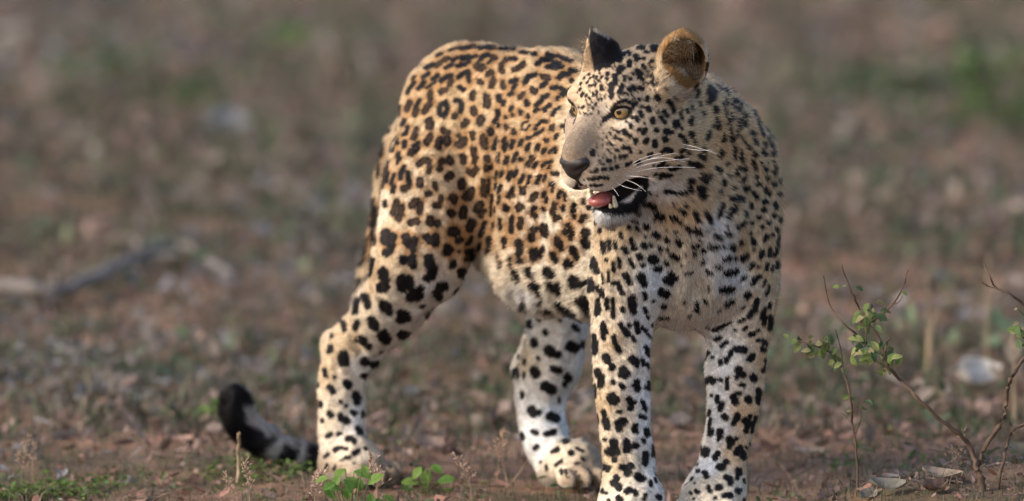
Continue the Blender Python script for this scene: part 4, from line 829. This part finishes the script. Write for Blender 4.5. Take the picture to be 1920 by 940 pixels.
t_.links.new(mixn(f3.outputs[0], c1, r3.outputs[0]), b_.inputs['Base Color'])
b_.inputs['Roughness'].default_value = .95; b_.inputs['Specular IOR Level'].default_value = .1
bp = t_.nodes.new('ShaderNodeBump'); bp.inputs['Strength'].default_value = .9; bp.inputs['Distance'].default_value = .006
t_.links.new(n3.outputs['Fac'], bp.inputs['Height']); t_.links.new(bp.outputs[0], b_.inputs['Normal'])
g = link('ground', np_mesh('ground', GV, GQ, soil)); tag(g, kind='structure')

# ---- scattered litter and low growth -------------------------------------------------------------------------------------------
def scatter_xy(n, y0, y1, ypow=1.6, margin=.25):
    y = y0 + (y1 - y0) * RNG.random(n) ** ypow
    half = (10 + y) * 960 / F_PX + margin
    return (RNG.random(n) * 2 - 1) * half, y
def rot_rows(n, tilt):
    "random frames: a along the leaf, b across it, c its face"
    az = RNG.random(n) * 2 * math.pi; el = RNG.normal(size=n) * tilt; ro = RNG.normal(size=n) * tilt
    a = np.stack([np.cos(az) * np.cos(el), np.sin(az) * np.cos(el), np.sin(el)], 1)
    s = np.stack([-np.sin(az), np.cos(az), 0 * az], 1); u = np.cross(a, s)
    return a, s * np.cos(ro)[:, None] + u * np.sin(ro)[:, None], u * np.cos(ro)[:, None] - s * np.sin(ro)[:, None]
def leaf_cloud(name, P, a, b, c, L, W, curl, col, mat, kind='stuff', parent=None):
    "one curled leaf of 8 vertices and 6 faces (as triangles) at every point"
    u = np.array([0, .28, .28, .28, .68, .68, .68, 1.0]); v = np.array([0, -.46, 0, .46, -.40, 0, .40, 0])
    k = np.array([0, .75, .35, .75, .9, .55, .9, 1.2])
    V = P[:, None] + a[:, None] * ((u - .5) * 1.0)[None, :, None] * L[:, None, None] + b[:, None] * v[None, :, None] * W[:, None, None] \
        + c[:, None] * (k[None] * curl[:, None] * L[:, None])[..., None]
    T = np.array([(0, 2, 1), (0, 3, 2), (1, 2, 5), (1, 5, 4), (2, 3, 6), (2, 6, 5), (4, 5, 7), (5, 6, 7)])
    Fc = (T[None] + np.arange(len(P))[:, None, None] * 8).reshape(-1, 3)
    me = np_mesh(name, V.reshape(-1, 3), Fc, mat, False)
    cc = np.repeat(col[:, None], 8, 1) * (.85 + .3 * RNG.random((len(P), 8, 1))); set_col(me, 'col', cc.reshape(-1, 3))
    return tag(link(name, me, parent), kind=kind)
def palette(n, cols, wts, jit=.25):
    w_ = np.array(wts, float); i = RNG.choice(len(cols), n, p=w_ / w_.sum())
    return np.array(cols)[i] * (1 + jit * RNG.normal(size=(n, 1))).clip(.4, 1.8)
litter_m = attr_mat('dry_leaf', .75, .25, trans=.15); green_m = attr_mat('green_leaf', .65, .2, trans=.35)
LIT = [(.205, .135, .108), (.24, .18, .15), (.13, .085, .066), (.26, .225, .21), (.225, .15, .125), (.17, .14, .125)]
def keep_off(x, y): return ~((np.hypot(x - .2, (y + .35)) < .13) | (np.hypot(x - .31, y + .29) < .12))
SIDE = False
def screen_xy(n, y0, y1, margin=.25):
    "points whose density follows the view: even over the picture rather than over the ground"
    y = 1 / (1 / (10 + y0) + (1 / (10 + y1) - 1 / (10 + y0)) * RNG.random(n)) - 10
    half = (10 + y) * 960 / F_PX + margin
    if SIDE: return np.where(RNG.random(n) < .5, -1, 1) * (half + 5.0 * RNG.random(n) ** 1.4), y     # the same growth carried on beyond both sides of the view
    return (RNG.random(n) * 2 - 1) * half, y
def litter(n, y0, y1, s0, s1, tilt, lift):
    x, y = screen_xy(n, y0, y1); ok = keep_off(x, y); x, y = x[ok], y[ok]; n = len(x)
    f = sstep(0, 14, y); a, b, c = rot_rows(n, tilt); L = (s0 + s1 * RNG.random(n) ** 2.6) * (1 + 2.2 * f)
    q = g2(x, y, 3.2, 31) + .5 * RNG.normal(size=n); r_ = g2(x, y, 2.1, 32) + .5 * RNG.normal(size=n)
    col = palette(n, LIT, [5, 3, 4, .5, 4, 4], .2)
    col[q > .75] = palette(int((q > .75).sum()), [(.25, .23, .225), (.20, .185, .185)], [1, 1], .15)
    col[r_ > .8] = palette(int((r_ > .8).sum()), [(.25, .165, .135), (.22, .14, .11)], [1, 1], .15)
    P = np.stack([x, y, gz(x, y) + .003 + lift * (1 + 4 * f) * RNG.random(n) ** 1.5], 1)
    leaf_cloud('leaf_litter', P, a, b, c, L, L * (.35 + .35 * RNG.random(n)), RNG.normal(size=n) * .16, col, litter_m)
LIT0 = LIT; LIT = [tuple(np.array(c_) * (1.4, 1.13, 1.02)) for c_ in LIT0]
litter(19000, -.95, 4, .004, .022, .35, .010)
LIT = LIT0
litter(17000, .4, 27, .010, .034, .6, .016)
# short dry sticks among the litter
n = 420; x, y = screen_xy(n, -.9, 10); ok = keep_off(x, y); x, y = x[ok], y[ok]; tw = []
for u, v in zip(x, y):
    az = RNG.random() * 6.28; l_ = .02 + .06 * RNG.random(); e = np.array((math.cos(az), math.sin(az), .25 * RNG.normal())) * l_; z_ = float(gz(u, v)[0]) + .004
    tw.append(tube([(u, v, z_), (u + e[0] * .5, v + e[1] * .5, z_ + abs(e[2]) * .6), (u + e[0], v + e[1], z_ + abs(e[2]))], .0016, .0008, 4))
V_, F_2 = np.concatenate([t[0] for t in tw]), np.concatenate([t[1] + i * 12 for i, t in enumerate(tw)])
tag(link('debris', np_mesh('debris', V_, F_2, plain_mat('dry_stick', (.19, .135, .10), .9, .1))), kind='stuff')
def blades(name, x, y, n_each, h, spread, wid, cols, wts, lean=.5):
    m = len(x); k = np.repeat(np.arange(m), n_each); n = len(k)
    hh = h[k] * (.5 + .8 * RNG.random(n)); az = RNG.random(n) * 6.283; ln = lean * np.abs(RNG.normal(size=n))
    bx = x[k] + RNG.normal(size=n) * spread; by = y[k] + RNG.normal(size=n) * spread
    B = np.stack([bx, by, gz(bx, by) - .004], 1)
    d = np.stack([np.cos(az), np.sin(az), 0 * az], 1); s = np.stack([-np.sin(az), np.cos(az), 0 * az], 1)
    V = []
    for f, w_ in ((0, 1), (.5, .8)):
        ctr = B + d * (ln * hh * f * f)[:, None] + UP * (hh * f)[:, None]
        V += [ctr - s * (wid * w_ / 2), ctr + s * (wid * w_ / 2)]
    V.append(B + d * (ln * hh)[:, None] + UP * (hh * (1 - .25 * ln.clip(0, 1)))[:, None])
    V = np.stack(V, 1); T = np.array([(0, 1, 3), (0, 3, 2), (2, 3, 4)])
    me = np_mesh(name, V.reshape(-1, 3), (T[None] + np.arange(n)[:, None, None] * 5).reshape(-1, 3), green_m, False)
    base = palette(m, cols, wts)[k] * (.75 + .5 * RNG.random((n, 1)))
    set_col(me, 'col', np.repeat(base, 5, 0)); return tag(link(name, me), kind='stuff')
GRN = [(.085, .105, .055), (.105, .115, .068), (.18, .155, .11), (.22, .175, .135), (.065, .08, .048)]
n = 8500; x, y = screen_xy(n, -.9, 5); q = g2(x, y, 2.6, 21) + .7 * np.exp(-((x + .6) / .4) ** 2) - .5 * np.exp(-((x - .1) / .35) ** 2 - ((y + .1) / .5) ** 2)
ok = (q + .8 * RNG.normal(size=n) > -.1) & keep_off(x, y); x, y = x[ok], y[ok]
blades('grass', x, y, 8, .012 + .028 * RNG.random(len(x)) ** 1.5, .014, .0017, GRN, [3, 3, 3, 2, 2], .9)
n = 11000; x, y = screen_xy(n, .6, 28, .5); q = g2(x, y, 2.2, 22); ok = q + 1.2 * RNG.normal(size=n) > -.2; x, y = x[ok], y[ok]
blades('grass', x, y, 9, (.016 + .06 * RNG.random(len(x)) ** 2) * (.7 + 1.7 * sstep(1, 12, y)), .035, .007, GRN, [3, 2, 3, 2, 3], .8)
# small broad-leaved weeds: bright in the front left corner, sparse elsewhere, dense on the slope behind
def weeds(x, y, n_each, spread, size, cols, wts, hmax, tilt=.5):
    k = np.repeat(np.arange(len(x)), n_each); n = len(k)
    bx = x[k] + RNG.normal(size=n) * spread; by = y[k] + RNG.normal(size=n) * spread
    a, b, c = rot_rows(n, tilt); L = size * (.5 + .9 * RNG.random(n))
    P = np.stack([bx, by, gz(bx, by) + hmax * RNG.random(n)], 1)
    col = palette(len(x), cols, wts)[k] * (.7 + .6 * RNG.random((n, 1)))
    leaf_cloud('undergrowth', P, a, b, c, L, L * (.55 + .2 * RNG.random(n)), RNG.normal(size=n) * .1, col, green_m)
n = 900; x = -.85 + .62 * RNG.random(n) ** 1.3; y = -.14 + .42 * RNG.random(n) ** 1.5; q = g2(x, y, 16, 41) + .5 * g2(x, y, 41, 42); ok = q + .35 * RNG.normal(size=n) - 1.1 * (x + .75) - 1.5 * (y + .14) > -.05; x, y = x[ok], y[ok]
weeds(x, y, 5, .010, .010, [(.12, .19, .04), (.09, .14, .04), (.20, .25, .07), (.15, .12, .06)], [3, 3, 1.2, .8], .022)
n = 3000; x, y = screen_xy(n, -.5, 3.5, .1); q = g2(x, y, 7, 43) + .6 * g2(x, y, 23, 44) - .6 * sstep(-.3, .1, x); ok = (q + .3 * RNG.normal(size=n) > .25) & keep_off(x, y); x, y = x[ok], y[ok]
weeds(x, y, 5, .010, .009, [(.10, .14, .05), (.14, .15, .065), (.19, .14, .09), (.08, .11, .05)], [3, 2, 2, 2], .025)
n = 420; x, y = scatter_xy(n, -.2, 4, 1.2); q = g2(x, y, 2.6, 21); ok = (q > .1) & keep_off(x, y); x, y = x[ok], y[ok]
weeds(x, y, 7, .014, .013, [(.10, .15, .055), (.125, .155, .07), (.09, .125, .065)], [3, 3, 2], .03)
n = 4200; x, y = screen_xy(n, .4, 28, .5); q = g2(x, y, 2.0, 23); ok = (q + 1.0 * RNG.normal(size=n) > .25) & (RNG.random(n) < .12 + .88 * sstep(1.5, 9, y)); x, y = x[ok], y[ok]
weeds(x, y, 9, .04, .034, [(.115, .145, .085), (.095, .125, .075), (.14, .15, .095), (.19, .155, .125), (.23, .185, .155)], [2.2, 2.2, 2, 2.6, 2.2], .085, .8)

SIDE = True
litter(7000, -1.5, 5, .008, .03, .4, .012); litter(12000, .4, 27, .014, .045, .6, .016)
n = 3500; x, y = screen_xy(n, -1.5, 6); blades('grass', x, y, 8, .015 + .03 * RNG.random(n) ** 1.5, .016, .0022, GRN, [3, 3, 3, 2, 2], .9)
n = 6000; x, y = screen_xy(n, .6, 28); blades('grass', x, y, 8, (.016 + .06 * RNG.random(n) ** 2) * (.7 + 1.0 * sstep(1, 12, y)), .03, .006, GRN, [3, 2, 3, 2, 3], .8)
n = 2600; x, y = screen_xy(n, .6, 28); q = g2(x, y, 2.0, 23); ok = q + 1.0 * RNG.normal(size=n) > .1; x, y = x[ok], y[ok]
weeds(x, y, 8, .04, .034, [(.115, .145, .085), (.095, .125, .075), (.14, .15, .095), (.19, .155, .125), (.23, .185, .155)], [2.2, 2.2, 2, 2.6, 2.2], .085, .8)
SIDE = False

# ---- plants and single things ---------------------------------------------------------------------------------------------------
bark_m = plain_mat('twig_bark', (.115, .075, .052), .85, .2)
grey_m = plain_mat('weathered_wood', (.20, .175, .16), .9, .1)
straw_m = plain_mat('straw', (.33, .245, .16), .8, .2)
def join(parts_):
    V = []; Fq = []; o = 0
    for v, f in parts_: V.append(v); Fq.append(f + o); o += len(v)
    return np.concatenate(V), np.concatenate(Fq)
def rough_tube(P, r0, r1, ns=7, amp=.12, sub=5):
    P = np.array(P, float); P = catmull(np.concatenate([P, np.zeros((len(P), 1))], 1), sub)[:, :3]
    P = P + RNG.normal(size=P.shape) * r0 * amp
    V, Fq = tube(P, r0, r1, ns)
    return V + RNG.normal(size=V.shape) * r0 * amp * .6, Fq
def path(pts, Y, wob=.0):
    return [at(px, py, Y + wob * math.sin(i * 1.7 + px)) for i, (px, py) in enumerate(pts)]
def leaf_mesh(name, L, W, col, mat, fold=.25, bend=.25, nu=6):
    us = np.linspace(0, 1, nu + 1); V = []; C = []
    for u in us:
        w_ = W / 2 * math.sin(math.pi * min(1, u * .94 + .03)) ** .8
        for v in (-1, -.5, 0, .5, 1):
            V.append((u * L, v * w_, abs(v) * w_ * fold - bend * L * u * u + .02 * L * math.sin(9 * u + 3 * v)))
            C.append(np.array(col) * (.78 if v == 0 else 1.0 + .12 * math.sin(17 * u + 5 * v)))
    i = np.arange(nu)[:, None] * 5; j = np.arange(4)[None]
    me = np_mesh(name, V, np.stack([i + j, i + 5 + j, i + 6 + j, i + 1 + j], -1).reshape(-1, 4), mat); set_col(me, 'col', np.array(C)); return me
LEAVES = [leaf_mesh('leaf', .024, .015, c_, green_m, f_, b_) for c_, f_, b_ in (((.15, .21, .06), .3, .35), ((.28, .31, .11), .25, .55), ((.085, .135, .06), .4, .25), ((.12, .17, .07), .35, .5), ((.30, .27, .14), .5, .7))]
def put_leaf(parent, p, d, up, s, k):
    "a leaf as a part: its stalk end at p, pointing along d"
    d = nrm(d); z = nrm(np.array(up) - d * np.dot(up, d)); y_ = np.cross(z, d)
    o = bpy.data.objects.new('leaf', LEAVES[k % len(LEAVES)]); sc.collection.objects.link(o); o.parent = parent
    M = Matrix(((d[0], y_[0], z[0], p[0]), (d[1], y_[1], z[1], p[1]), (d[2], y_[2], z[2], p[2]), (0, 0, 0, 1))) @ Matrix.Scale(s, 4)
    o.matrix_parent_inverse = Matrix(); o.matrix_local = parent.matrix_world.inverted() @ M if parent.matrix_world else M
    return o
def plant(name, label, cat_, stems, Y, leaves, mat, group=None, wob=.012, lsize=.66):
    "a woody plant: its stems are one mesh, each leaf a part; the object is the stem mesh itself"
    V, Fq = join([rough_tube(path(p, Y + dy, wob), r0 * mpp(Y) * .72, r1 * mpp(Y) * .8, 7, .22) for p, r0, r1, dy in stems])
    o = tag(link(name, np_mesh(name, V, Fq, mat)), label, cat_, group)
    for i, (px, py, ang, s) in enumerate(leaves):
        th = math.radians(ang); d = np.array([math.cos(th), RNG.normal() * .45 - .15, -math.sin(th)])
        put_leaf(o, at(px, py, Y + RNG.normal() * .012), d, (RNG.normal() * .5, -.75, .7), s * lsize, i)
        for _ in range(2 if s > .95 else 1 if s > .85 else 0): put_leaf(o, at(px + RNG.normal() * 9, py + RNG.normal() * 9, Y + RNG.normal() * .012), d + RNG.normal(size=3) * .6, (RNG.normal() * .6, -.8, .4), s * lsize * .7, i + 1)
    return o
YS = -.50
plant('shrub', 'small twiggy brown shrub with forked stems and curled green leaves on the right', 'shrub',
      [([(1850, 985), (1846, 932), (1840, 900), (1831, 878)], 10, 8, 0), ([(1832, 882), (1822, 845), (1800, 815), (1760, 785), (1720, 745), (1690, 715), (1666, 690), (1659, 665), (1668, 632)], 7, 2.6, 0),
       ([(1664, 688), (1655, 650), (1640, 622), (1625, 603), (1610, 575), (1598, 550), (1578, 496)], 4.5, 1.2, .01), ([(1630, 606), (1665, 580), (1690, 545), (1703, 506)], 3, 1.4, -.01), ([(1672, 573), (1686, 566), (1692, 556)], 1.6, 1, -.01),
       ([(1606, 628), (1580, 605), (1555, 570), (1545, 518)], 3, 1.2, .015), ([(1625, 603), (1624, 640), (1620, 652)], 2.2, 1.4, -.01),
       ([(1832, 882), (1850, 835), (1880, 790), (1886, 750), (1895, 710), (1915, 680), (1940, 640)], 7, 4.5, .02), ([(1826, 882), (1800, 860), (1778, 838)], 2.6, 1, -.02)],
      YS, [(1574, 540, 200, .7), (1586, 537, 190, .6), (1604, 538, 20, .8), (1612, 545, -20, .7), (1622, 580, 100, 1.3), (1630, 585, 60, 1.2), (1638, 578, 95, 1.1), (1642, 590, 20, 1.2), (1650, 584, -10, 1.2), (1620, 596, 170, 1.0), (1614, 588, 140, 1.1),
           (1620, 640, 210, 1.3), (1626, 646, 230, 1.1), (1630, 652, 200, 1.4), (1622, 664, 190, 1.5), (1636, 668, 175, 1.2), (1646, 660, 250, 1.1), (1640, 680, 260, 1.0), (1652, 684, 280, 1.1), (1660, 690, 240, 1.0), (1664, 680, 300, 1.1), (1672, 672, 330, .9),
           (1660, 660, 45, 1.0), (1666, 650, 60, .9), (1670, 690, 290, .9), (1680, 684, 310, .8), (1612, 652, 160, 1.0), (1605, 632, 120, .8), (1650, 640, 100, .8), (1656, 704, 265, .9), (1668, 704, 280, .8), (1690, 548, 10, .6)], bark_m)
plant('sapling', 'thin upright sapling with a drooping leafy side twig beside the leopard\'s foreleg', 'sapling',
      [([(1609, 1010), (1608, 940), (1607, 860), (1598, 790), (1594, 740), (1582, 700)], 3.4, 2.6, 0), ([(1582, 700), (1570, 672), (1550, 657), (1520, 646), (1496, 640)], 2.8, 1.2, -.01), ([(1582, 700), (1577, 660), (1567, 618)], 2.2, 1, .01),
       ([(1604, 812), (1613, 790), (1614, 762), (1622, 752)], 2.2, 1.2, 0), ([(1600, 800), (1585, 780), (1574, 775)], 1.4, .8, 0)],
      -.38, [(1494, 640, 170, .9), (1500, 642, 120, 1.0), (1512, 644, 60, .9), (1522, 648, 110, 1.1), (1530, 650, 300, 1.1), (1540, 655, 70, 1.0), (1544, 660, 290, 1.4), (1552, 660, 260, 1.3), (1560, 664, 80, 1.0), (1568, 672, 20, .9), (1568, 680, 250, 1.1), (1576, 690, 30, .9),
           (1622, 752, 10, .9), (1615, 760, 60, .7), (1598, 770, 200, .5), (1592, 740, 150, .7)], bark_m)
plant('twig', 'bare forked brown twig with few leaves reaching in at the right edge', 'twig',
      [([(1990, 690), (1950, 610), (1920, 572), (1892, 550), (1868, 541), (1857, 520), (1845, 497)], 4.2, 1.6, 0), ([(1870, 541), (1852, 536), (1842, 530)], 1.8, .9, 0), ([(1990, 690), (1996, 800), (1985, 960)], 5, 6, 0), ([(1950, 610), (1930, 600), (1905, 575)], 1.8, .9, .01)],
      -.46, [(1918, 622, 200, 1.4), (1922, 630, 220, 1.3), (1926, 640, 250, 1.5), (1915, 612, 150, .9), (1910, 580, 190, .6)], bark_m)
plant('stick', 'short grey-brown stick slanting up from the ground right of the shrub', 'stick',
      [([(1862, 1000), (1868, 940), (1880, 870), (1890, 830), (1901, 806), (1930, 792)], 5, 3.5, 0), ([(1901, 808), (1897, 798), (1893, 792)], 2, 1, 0)], -.48, [], bark_m)
plant('twig', 'thin tan twig with a side shoot sticking up by the hind paw', 'twig',
      [([(940, 930), (962, 902), (975, 885), (986, 868)], 2.2, 1.1, 0), ([(953, 912), (948, 890), (942, 855)], 1.4, .8, 0)], .02, [], straw_m)
plant('stick', 'upright pale dry stick in front of the black tail tip', 'stick', [([(446, 905), (447, 860), (448, 812)], 5, 3.5, 0)], -.02, [], straw_m)
for k, (lab, pts, Y, r) in enumerate((('tall pale dry stalk bent at the top behind the shrub', [(1736, 738), (1742, 660), (1748, 610), (1764, 578)], 1.5, 6), ('thin straight pale dry stalk rising behind the leafy shrub', [(1741, 720), (1739, 600), (1739, 520)], 1.6, 3.2),
                                  ('faint dry stalk behind the bare twig at the right edge', [(1852, 700), (1851, 580), (1854, 478)], 1.6, 3.6), ('dry stalk standing between the sapling and the shrub base', [(1903, 770), (1902, 690), (1898, 612)], .7, 4))):
    p_ = path(pts, Y); gpt = p_[0].copy(); gpt[2] = float(gz(gpt[0], gpt[1])[0]) - .005
    V, Fq = rough_tube([gpt] + p_, r * mpp(Y), r * .5 * mpp(Y)); tag(link('dry_stalk', np_mesh('dry_stalk', V, Fq, straw_m)), lab, 'dry stalk', 'dry stalks behind the shrub')
# the fallen branch on the left
def gpath(pts, lift): return [ground_at(px, py) + UP * lift for px, py in pts]
bparts = [rough_tube(gpath([(-30, 578), (40, 582), (88, 588), (130, 584), (180, 560), (222, 540), (262, 528), (330, 522)], .045), .014, .010, 9, .2), rough_tube(gpath([(250, 530), (300, 510), (350, 512), (400, 545), (440, 570)], .055), .009, .006, 8, .2),
          rough_tube([ground_at(262, 528) + UP * h for h in (.0, .05, .10, .13)], .010, .006, 7, .3), rough_tube([ground_at(88, 588) + UP * .01 + np.array((q * .1, q * .05, q * .3)) for q in (0, .1, .16)], .016, .012, 7, .3)]
V, Fq = join(bparts); tag(link('fallen_branch', np_mesh('fallen_branch', V, Fq, grey_m)), 'weathered grey fallen branch lying on the ground on the left', 'branch')
# larger dry leaves lying singly
pale_m = attr_mat('pale_dry_leaf', .7, .3, trans=.15)
def curled(name, L, W, col, curl, seed):
    r = np.random.default_rng(seed); nu, nv = 10, 6; V = []; C = []
    for i in range(nu + 1):
        u = i / nu
        for j in range(nv + 1):
            v = j / nv * 2 - 1; w_ = W / 2 * (math.sin(math.pi * (.04 + .92 * u)) ** .7) * (1 + .12 * math.sin(7 * u + seed) * np.sign(v))
            V.append((L * (u - .5), v * w_, curl * (v * v * W * .5 + (u - .4) ** 2 * L) + .04 * W * math.sin(5 * u + 4 * v + seed))); C.append(np.array(col) * (.6 if abs(v) < .1 else .65 + .6 * r.random()))
    i = np.arange(nu)[:, None] * (nv + 1); j = np.arange(nv)[None]
    me = np_mesh(name, V, np.stack([i + j, i + nv + 1 + j, i + nv + 2 + j, i + 1 + j], -1).reshape(-1, 4), pale_m); set_col(me, 'col', np.array(C)); return me
for k, (lab, px, py, L, W, col, curl, rx, ry, rz) in enumerate((
        ('pale tan dry leaf lying flat on the soil right of the forepaw', 1520, 858, .062, .030, (.30, .235, .175), .2, .25, .1, .1),
        ('large pale grey curled leaf at the lower edge below the sapling', 1660, 928, .058, .036, (.22, .195, .155), .45, .3, .2, .3),
        ('second grey leaf half under the large curled one', 1628, 940, .036, .026, (.19, .165, .13), .35, .2, -.2, 1.0),
        ('crumpled white dry leaf behind the shrub stems', 1818, 735, .075, .06, (.62, .58, .54), .9, .8, .3, .4),
        ('tan dry leaf leaning up on the ground left of the tail', 292, 790, .055, .032, (.38, .28, .19), .4, .7, .5, .3),
        ('flat pinkish dry leaf lying left of the tail tip', 335, 835, .045, .022, (.42, .27, .20), .4, .2, .1, .2),
        ('brown curled leaf at the shrub base', 1800, 868, .05, .03, (.20, .13, .09), .8, .4, .3, .8),
        ('pale bark-like leaf under the shrub\'s low twig', 1765, 905, .06, .035, (.26, .20, .155), .4, .2, .2, -.3),
        ('tan dry leaf on the ground at the right edge', 1905, 858, .05, .03, (.32, .25, .165), .4, .5, .2, .3),
        ('dark dry leaf beside the stick at the lower right', 1748, 930, .05, .03, (.16, .10, .075), .6, .3, .1, .9),
        ('pinkish dry leaf standing behind the hind paws', 795, 850, .06, .03, (.36, .26, .21), .6, .7, .2, .5),
        ('pale leaf stuck upright on the slope at the upper left', 172, 320, .12, .06, (.48, .42, .37), .5, 1.3, .3, 1.5),
        ('grey-blue dry leaf standing on the slope, middle left', 425, 255, .10, .07, (.40, .41, .43), .6, 1.1, .2, .2))):
    p = ground_at(px, py); o = tag(link('dry_leaf', curled('dry_leaf', L, W, col, curl, k), None, tuple(p + UP * (.006 + W * .35 * abs(math.sin(rx))))), lab, 'dry leaf', 'single dry leaves')
    o.rotation_euler = (rx, ry, rz)
# dry grass with seed heads
def seed_grass(h, n_sp, lean, seed):
    r = np.random.default_rng(seed); V0, F0 = tube([(lean * t * t * h, .1 * lean * t * h, t * h) for t in np.linspace(0, 1, 8)], .0009, .0004, 4)
    Vs, Fs = [], []
    for i in range(n_sp):
        t = .45 + .55 * r.random(); c = np.array((lean * t * t * h, .1 * lean * t * h, t * h)); az = r.random() * 6.28; d = nrm((math.cos(az), math.sin(az), .5 + r.random())); ext = h * .20 * (1.25 - t) * (.4 + r.random())
        v, f = tube([c, c + d * ext], .0003, .0002, 3); Vs.append(v); Fs.append(f)
        e = c + d * ext; q = nrm(d + r.normal(size=3) * .3); v, f = tube([e - q * .0005, e + q * .0022, e + q * .0042, e + q * .006], .0004, .0002, 4); v = v.reshape(4, 4, 3); 
        v[1] = e + q * .0022 + (v[1] - (e + q * .0022)) * 4; v[2] = e + q * .0042 + (v[2] - (e + q * .0042)) * 3.6; Vs.append(v.reshape(-1, 3)); Fs.append(f)
    return (V0, F0), join(list(zip(Vs, Fs)))
seed_m = plain_mat('seed_head', (.42, .29, .21), .8, .2)
SG = []
for k in range(4):
    st, hd_ = seed_grass(.075 + .012 * k, 46, (.25, -.35, .1, -.15)[k], 50 + k); SG.append((np_mesh('dry_grass', *st, straw_m), np_mesh('seed_head', *hd_, seed_m)))
for k, (lab, px, py, Y, s) in enumerate((('dry grass with pale seeds, left of the near hind paw', 585, 950, -.36, 1.05), ('dry seeding grass in front of the near hind paw', 708, 960, -.36, 1.15), ('dry seeding grass leaning over the tail\'s ground', 470, 962, -.34, .9),
        ('dry seeding grass in the lower left corner', 40, 925, -.1, .75), ('tallest dry seeding grass, between the two hind paws', 932, 905, .05, 1.1), ('low dry seeding grass right of the green seedling', 885, 945, -.2, .85),
        ('dry seeding grass beneath the white leaf behind the shrub', 1768, 800, .55, .7), ('faint dry seeding grass at the shrub\'s foot', 1785, 935, -.25, .9), ('dry seeding grass left of the sapling', 1665, 880, .1, .7), ('small dry seeding grass below the black tail tip', 440, 945, -.25, .7),
        ('dry seeding grass on the far left ground', 60, 900, .05, .6), ('dry seeding grass behind the tail', 345, 880, .1, .55))):
    p = at(px, py, Y); p[2] = min(p[2], float(gz(p[0], p[1])[0]) + .01)
    o = tag(link('dry_grass', SG[k % 4][0], None, tuple(p)), lab, 'dry grass', 'dry grasses with seed heads'); o.rotation_euler = (0, 0, k * 1.3); o.scale = (s,) * 3
    link('seed_head', SG[k % 4][1], o)
# green seedlings
def seedling(label, px, py, Y, leaves, k0, s):
    p = at(px, py, Y); p[2] = min(p[2], float(gz(p[0], p[1])[0]) + .004)
    tips = []
    for (qx, qy, ang, ls) in leaves: tips.append(at(qx, qy, Y + RNG.normal() * .02))
    V, Fq = join([rough_tube([p, p * .5 + q * .5 + np.array((0, 0, .006)), q], .0014, .0008, 5, .05, 3) for q in tips])
    o = tag(link('seedling', np_mesh('seedling', V, Fq, green_st)), label, 'seedling', 'green seedlings')
    for i, (q, (qx, qy, ang, ls)) in enumerate(zip(tips, leaves)):
        th = math.radians(ang); put_leaf(o, q, (math.cos(th), -.3 + RNG.normal() * .3, -math.sin(th)), (0, -.6, .8), ls * s, BRIGHT[(i + k0) % 2])
green_st = plain_mat('green_stem', (.14, .17, .06), .7, .3)
LEAVES += [leaf_mesh('leaf', .024, .016, c_, green_m, .2, .2) for c_ in ((.12, .23, .045), (.18, .28, .06))]; BRIGHT = (5, 6)
seedling('bright green seedling with broad leaves before the near hind paw', 655, 985, -.62, [(628, 905, 160, .9), (650, 896, 30, 1.0), (664, 884, 10, 1.1), (690, 908, 320, 1.1), (640, 918, 200, 1.0), (615, 898, 175, .9), (660, 925, 250, 1.0), (680, 872, 60, .8), (628, 935, 230, 1.0), (648, 880, 150, .9), (672, 896, 80, .8), (636, 890, 120, .8), (654, 910, 100, .9)], 0, 1.0)
seedling('small yellow-green seedling right of the broad-leaved one', 700, 990, -.62, [(690, 940, 120, .9), (706, 935, 50, .9), (718, 930, 20, .8), (695, 925, 90, .8), (684, 950, 180, .8)], 1, 1.0)
seedling('green seedling with three upright leaves left of the white paw', 800, 935, -.02, [(798, 880, 80, 1.0), (790, 876, 130, .9), (810, 872, 30, .9), (785, 905, 190, 1.1), (820, 905, 340, 1.2), (800, 915, 260, 1.0), (775, 918, 200, .9), (828, 920, 10, 1.0)], 0, 1.0)
seedling('green leafy weed standing behind the tail tip', 352, 792, 1.0, [(330, 775, 190, 1.6), (350, 765, 100, 1.5), (372, 762, 40, 1.6), (392, 752, 20, 1.6), (315, 780, 200, 1.4), (362, 778, 330, 1.5), (400, 768, 350, 1.3)], 0, 1.2)
for k, (lab, px, py, n_, sp, hh) in enumerate((('bright green leafy clump at the top left of the slope', 556, 108, 40, .035, .09), ('tall green leafy clump at the upper right of the slope', 1862, 250, 110, .08, .22), ('dark green leafy clump under the tall one at upper right', 1700, 190, 70, .10, .09),
                                       ('green leafy clump on the slope left of the rump', 340, 215, 70, .1, .1), ('low green leafy clump at the left edge of the slope', 190, 165, 60, .08, .1))):
    p = ground_at(px, py); o = tag(link('leafy_clump', None, None, tuple(p)), lab, 'leafy clump', 'leafy clumps on the slope')
    a, b, c = rot_rows(n_, .8); L = .035 + .035 * RNG.random(n_)
    P = np.stack([RNG.normal(size=n_) * sp, RNG.normal(size=n_) * sp, hh * RNG.random(n_)], 1)
    col = np.array([(.11, .22, .05), (.10, .15, .055), (.07, .11, .05), (.08, .12, .05), (.08, .12, .05)][k])[None] * (.6 + .7 * RNG.random((n_, 1)))
    leaf_cloud('foliage', P, a, b, c, L, L * .55, RNG.normal(size=n_) * .1, col, green_m, 'stuff', o)
    st = [tube([(0, 0, -.01), (x_ * .5, y_ * .5, z_ * .6), (x_, y_, z_)], .003, .0015, 4) for x_, y_, z_ in P[:14]]
    V, Fq = join(st); link('stem', np_mesh('stem', V, Fq, green_st), o)
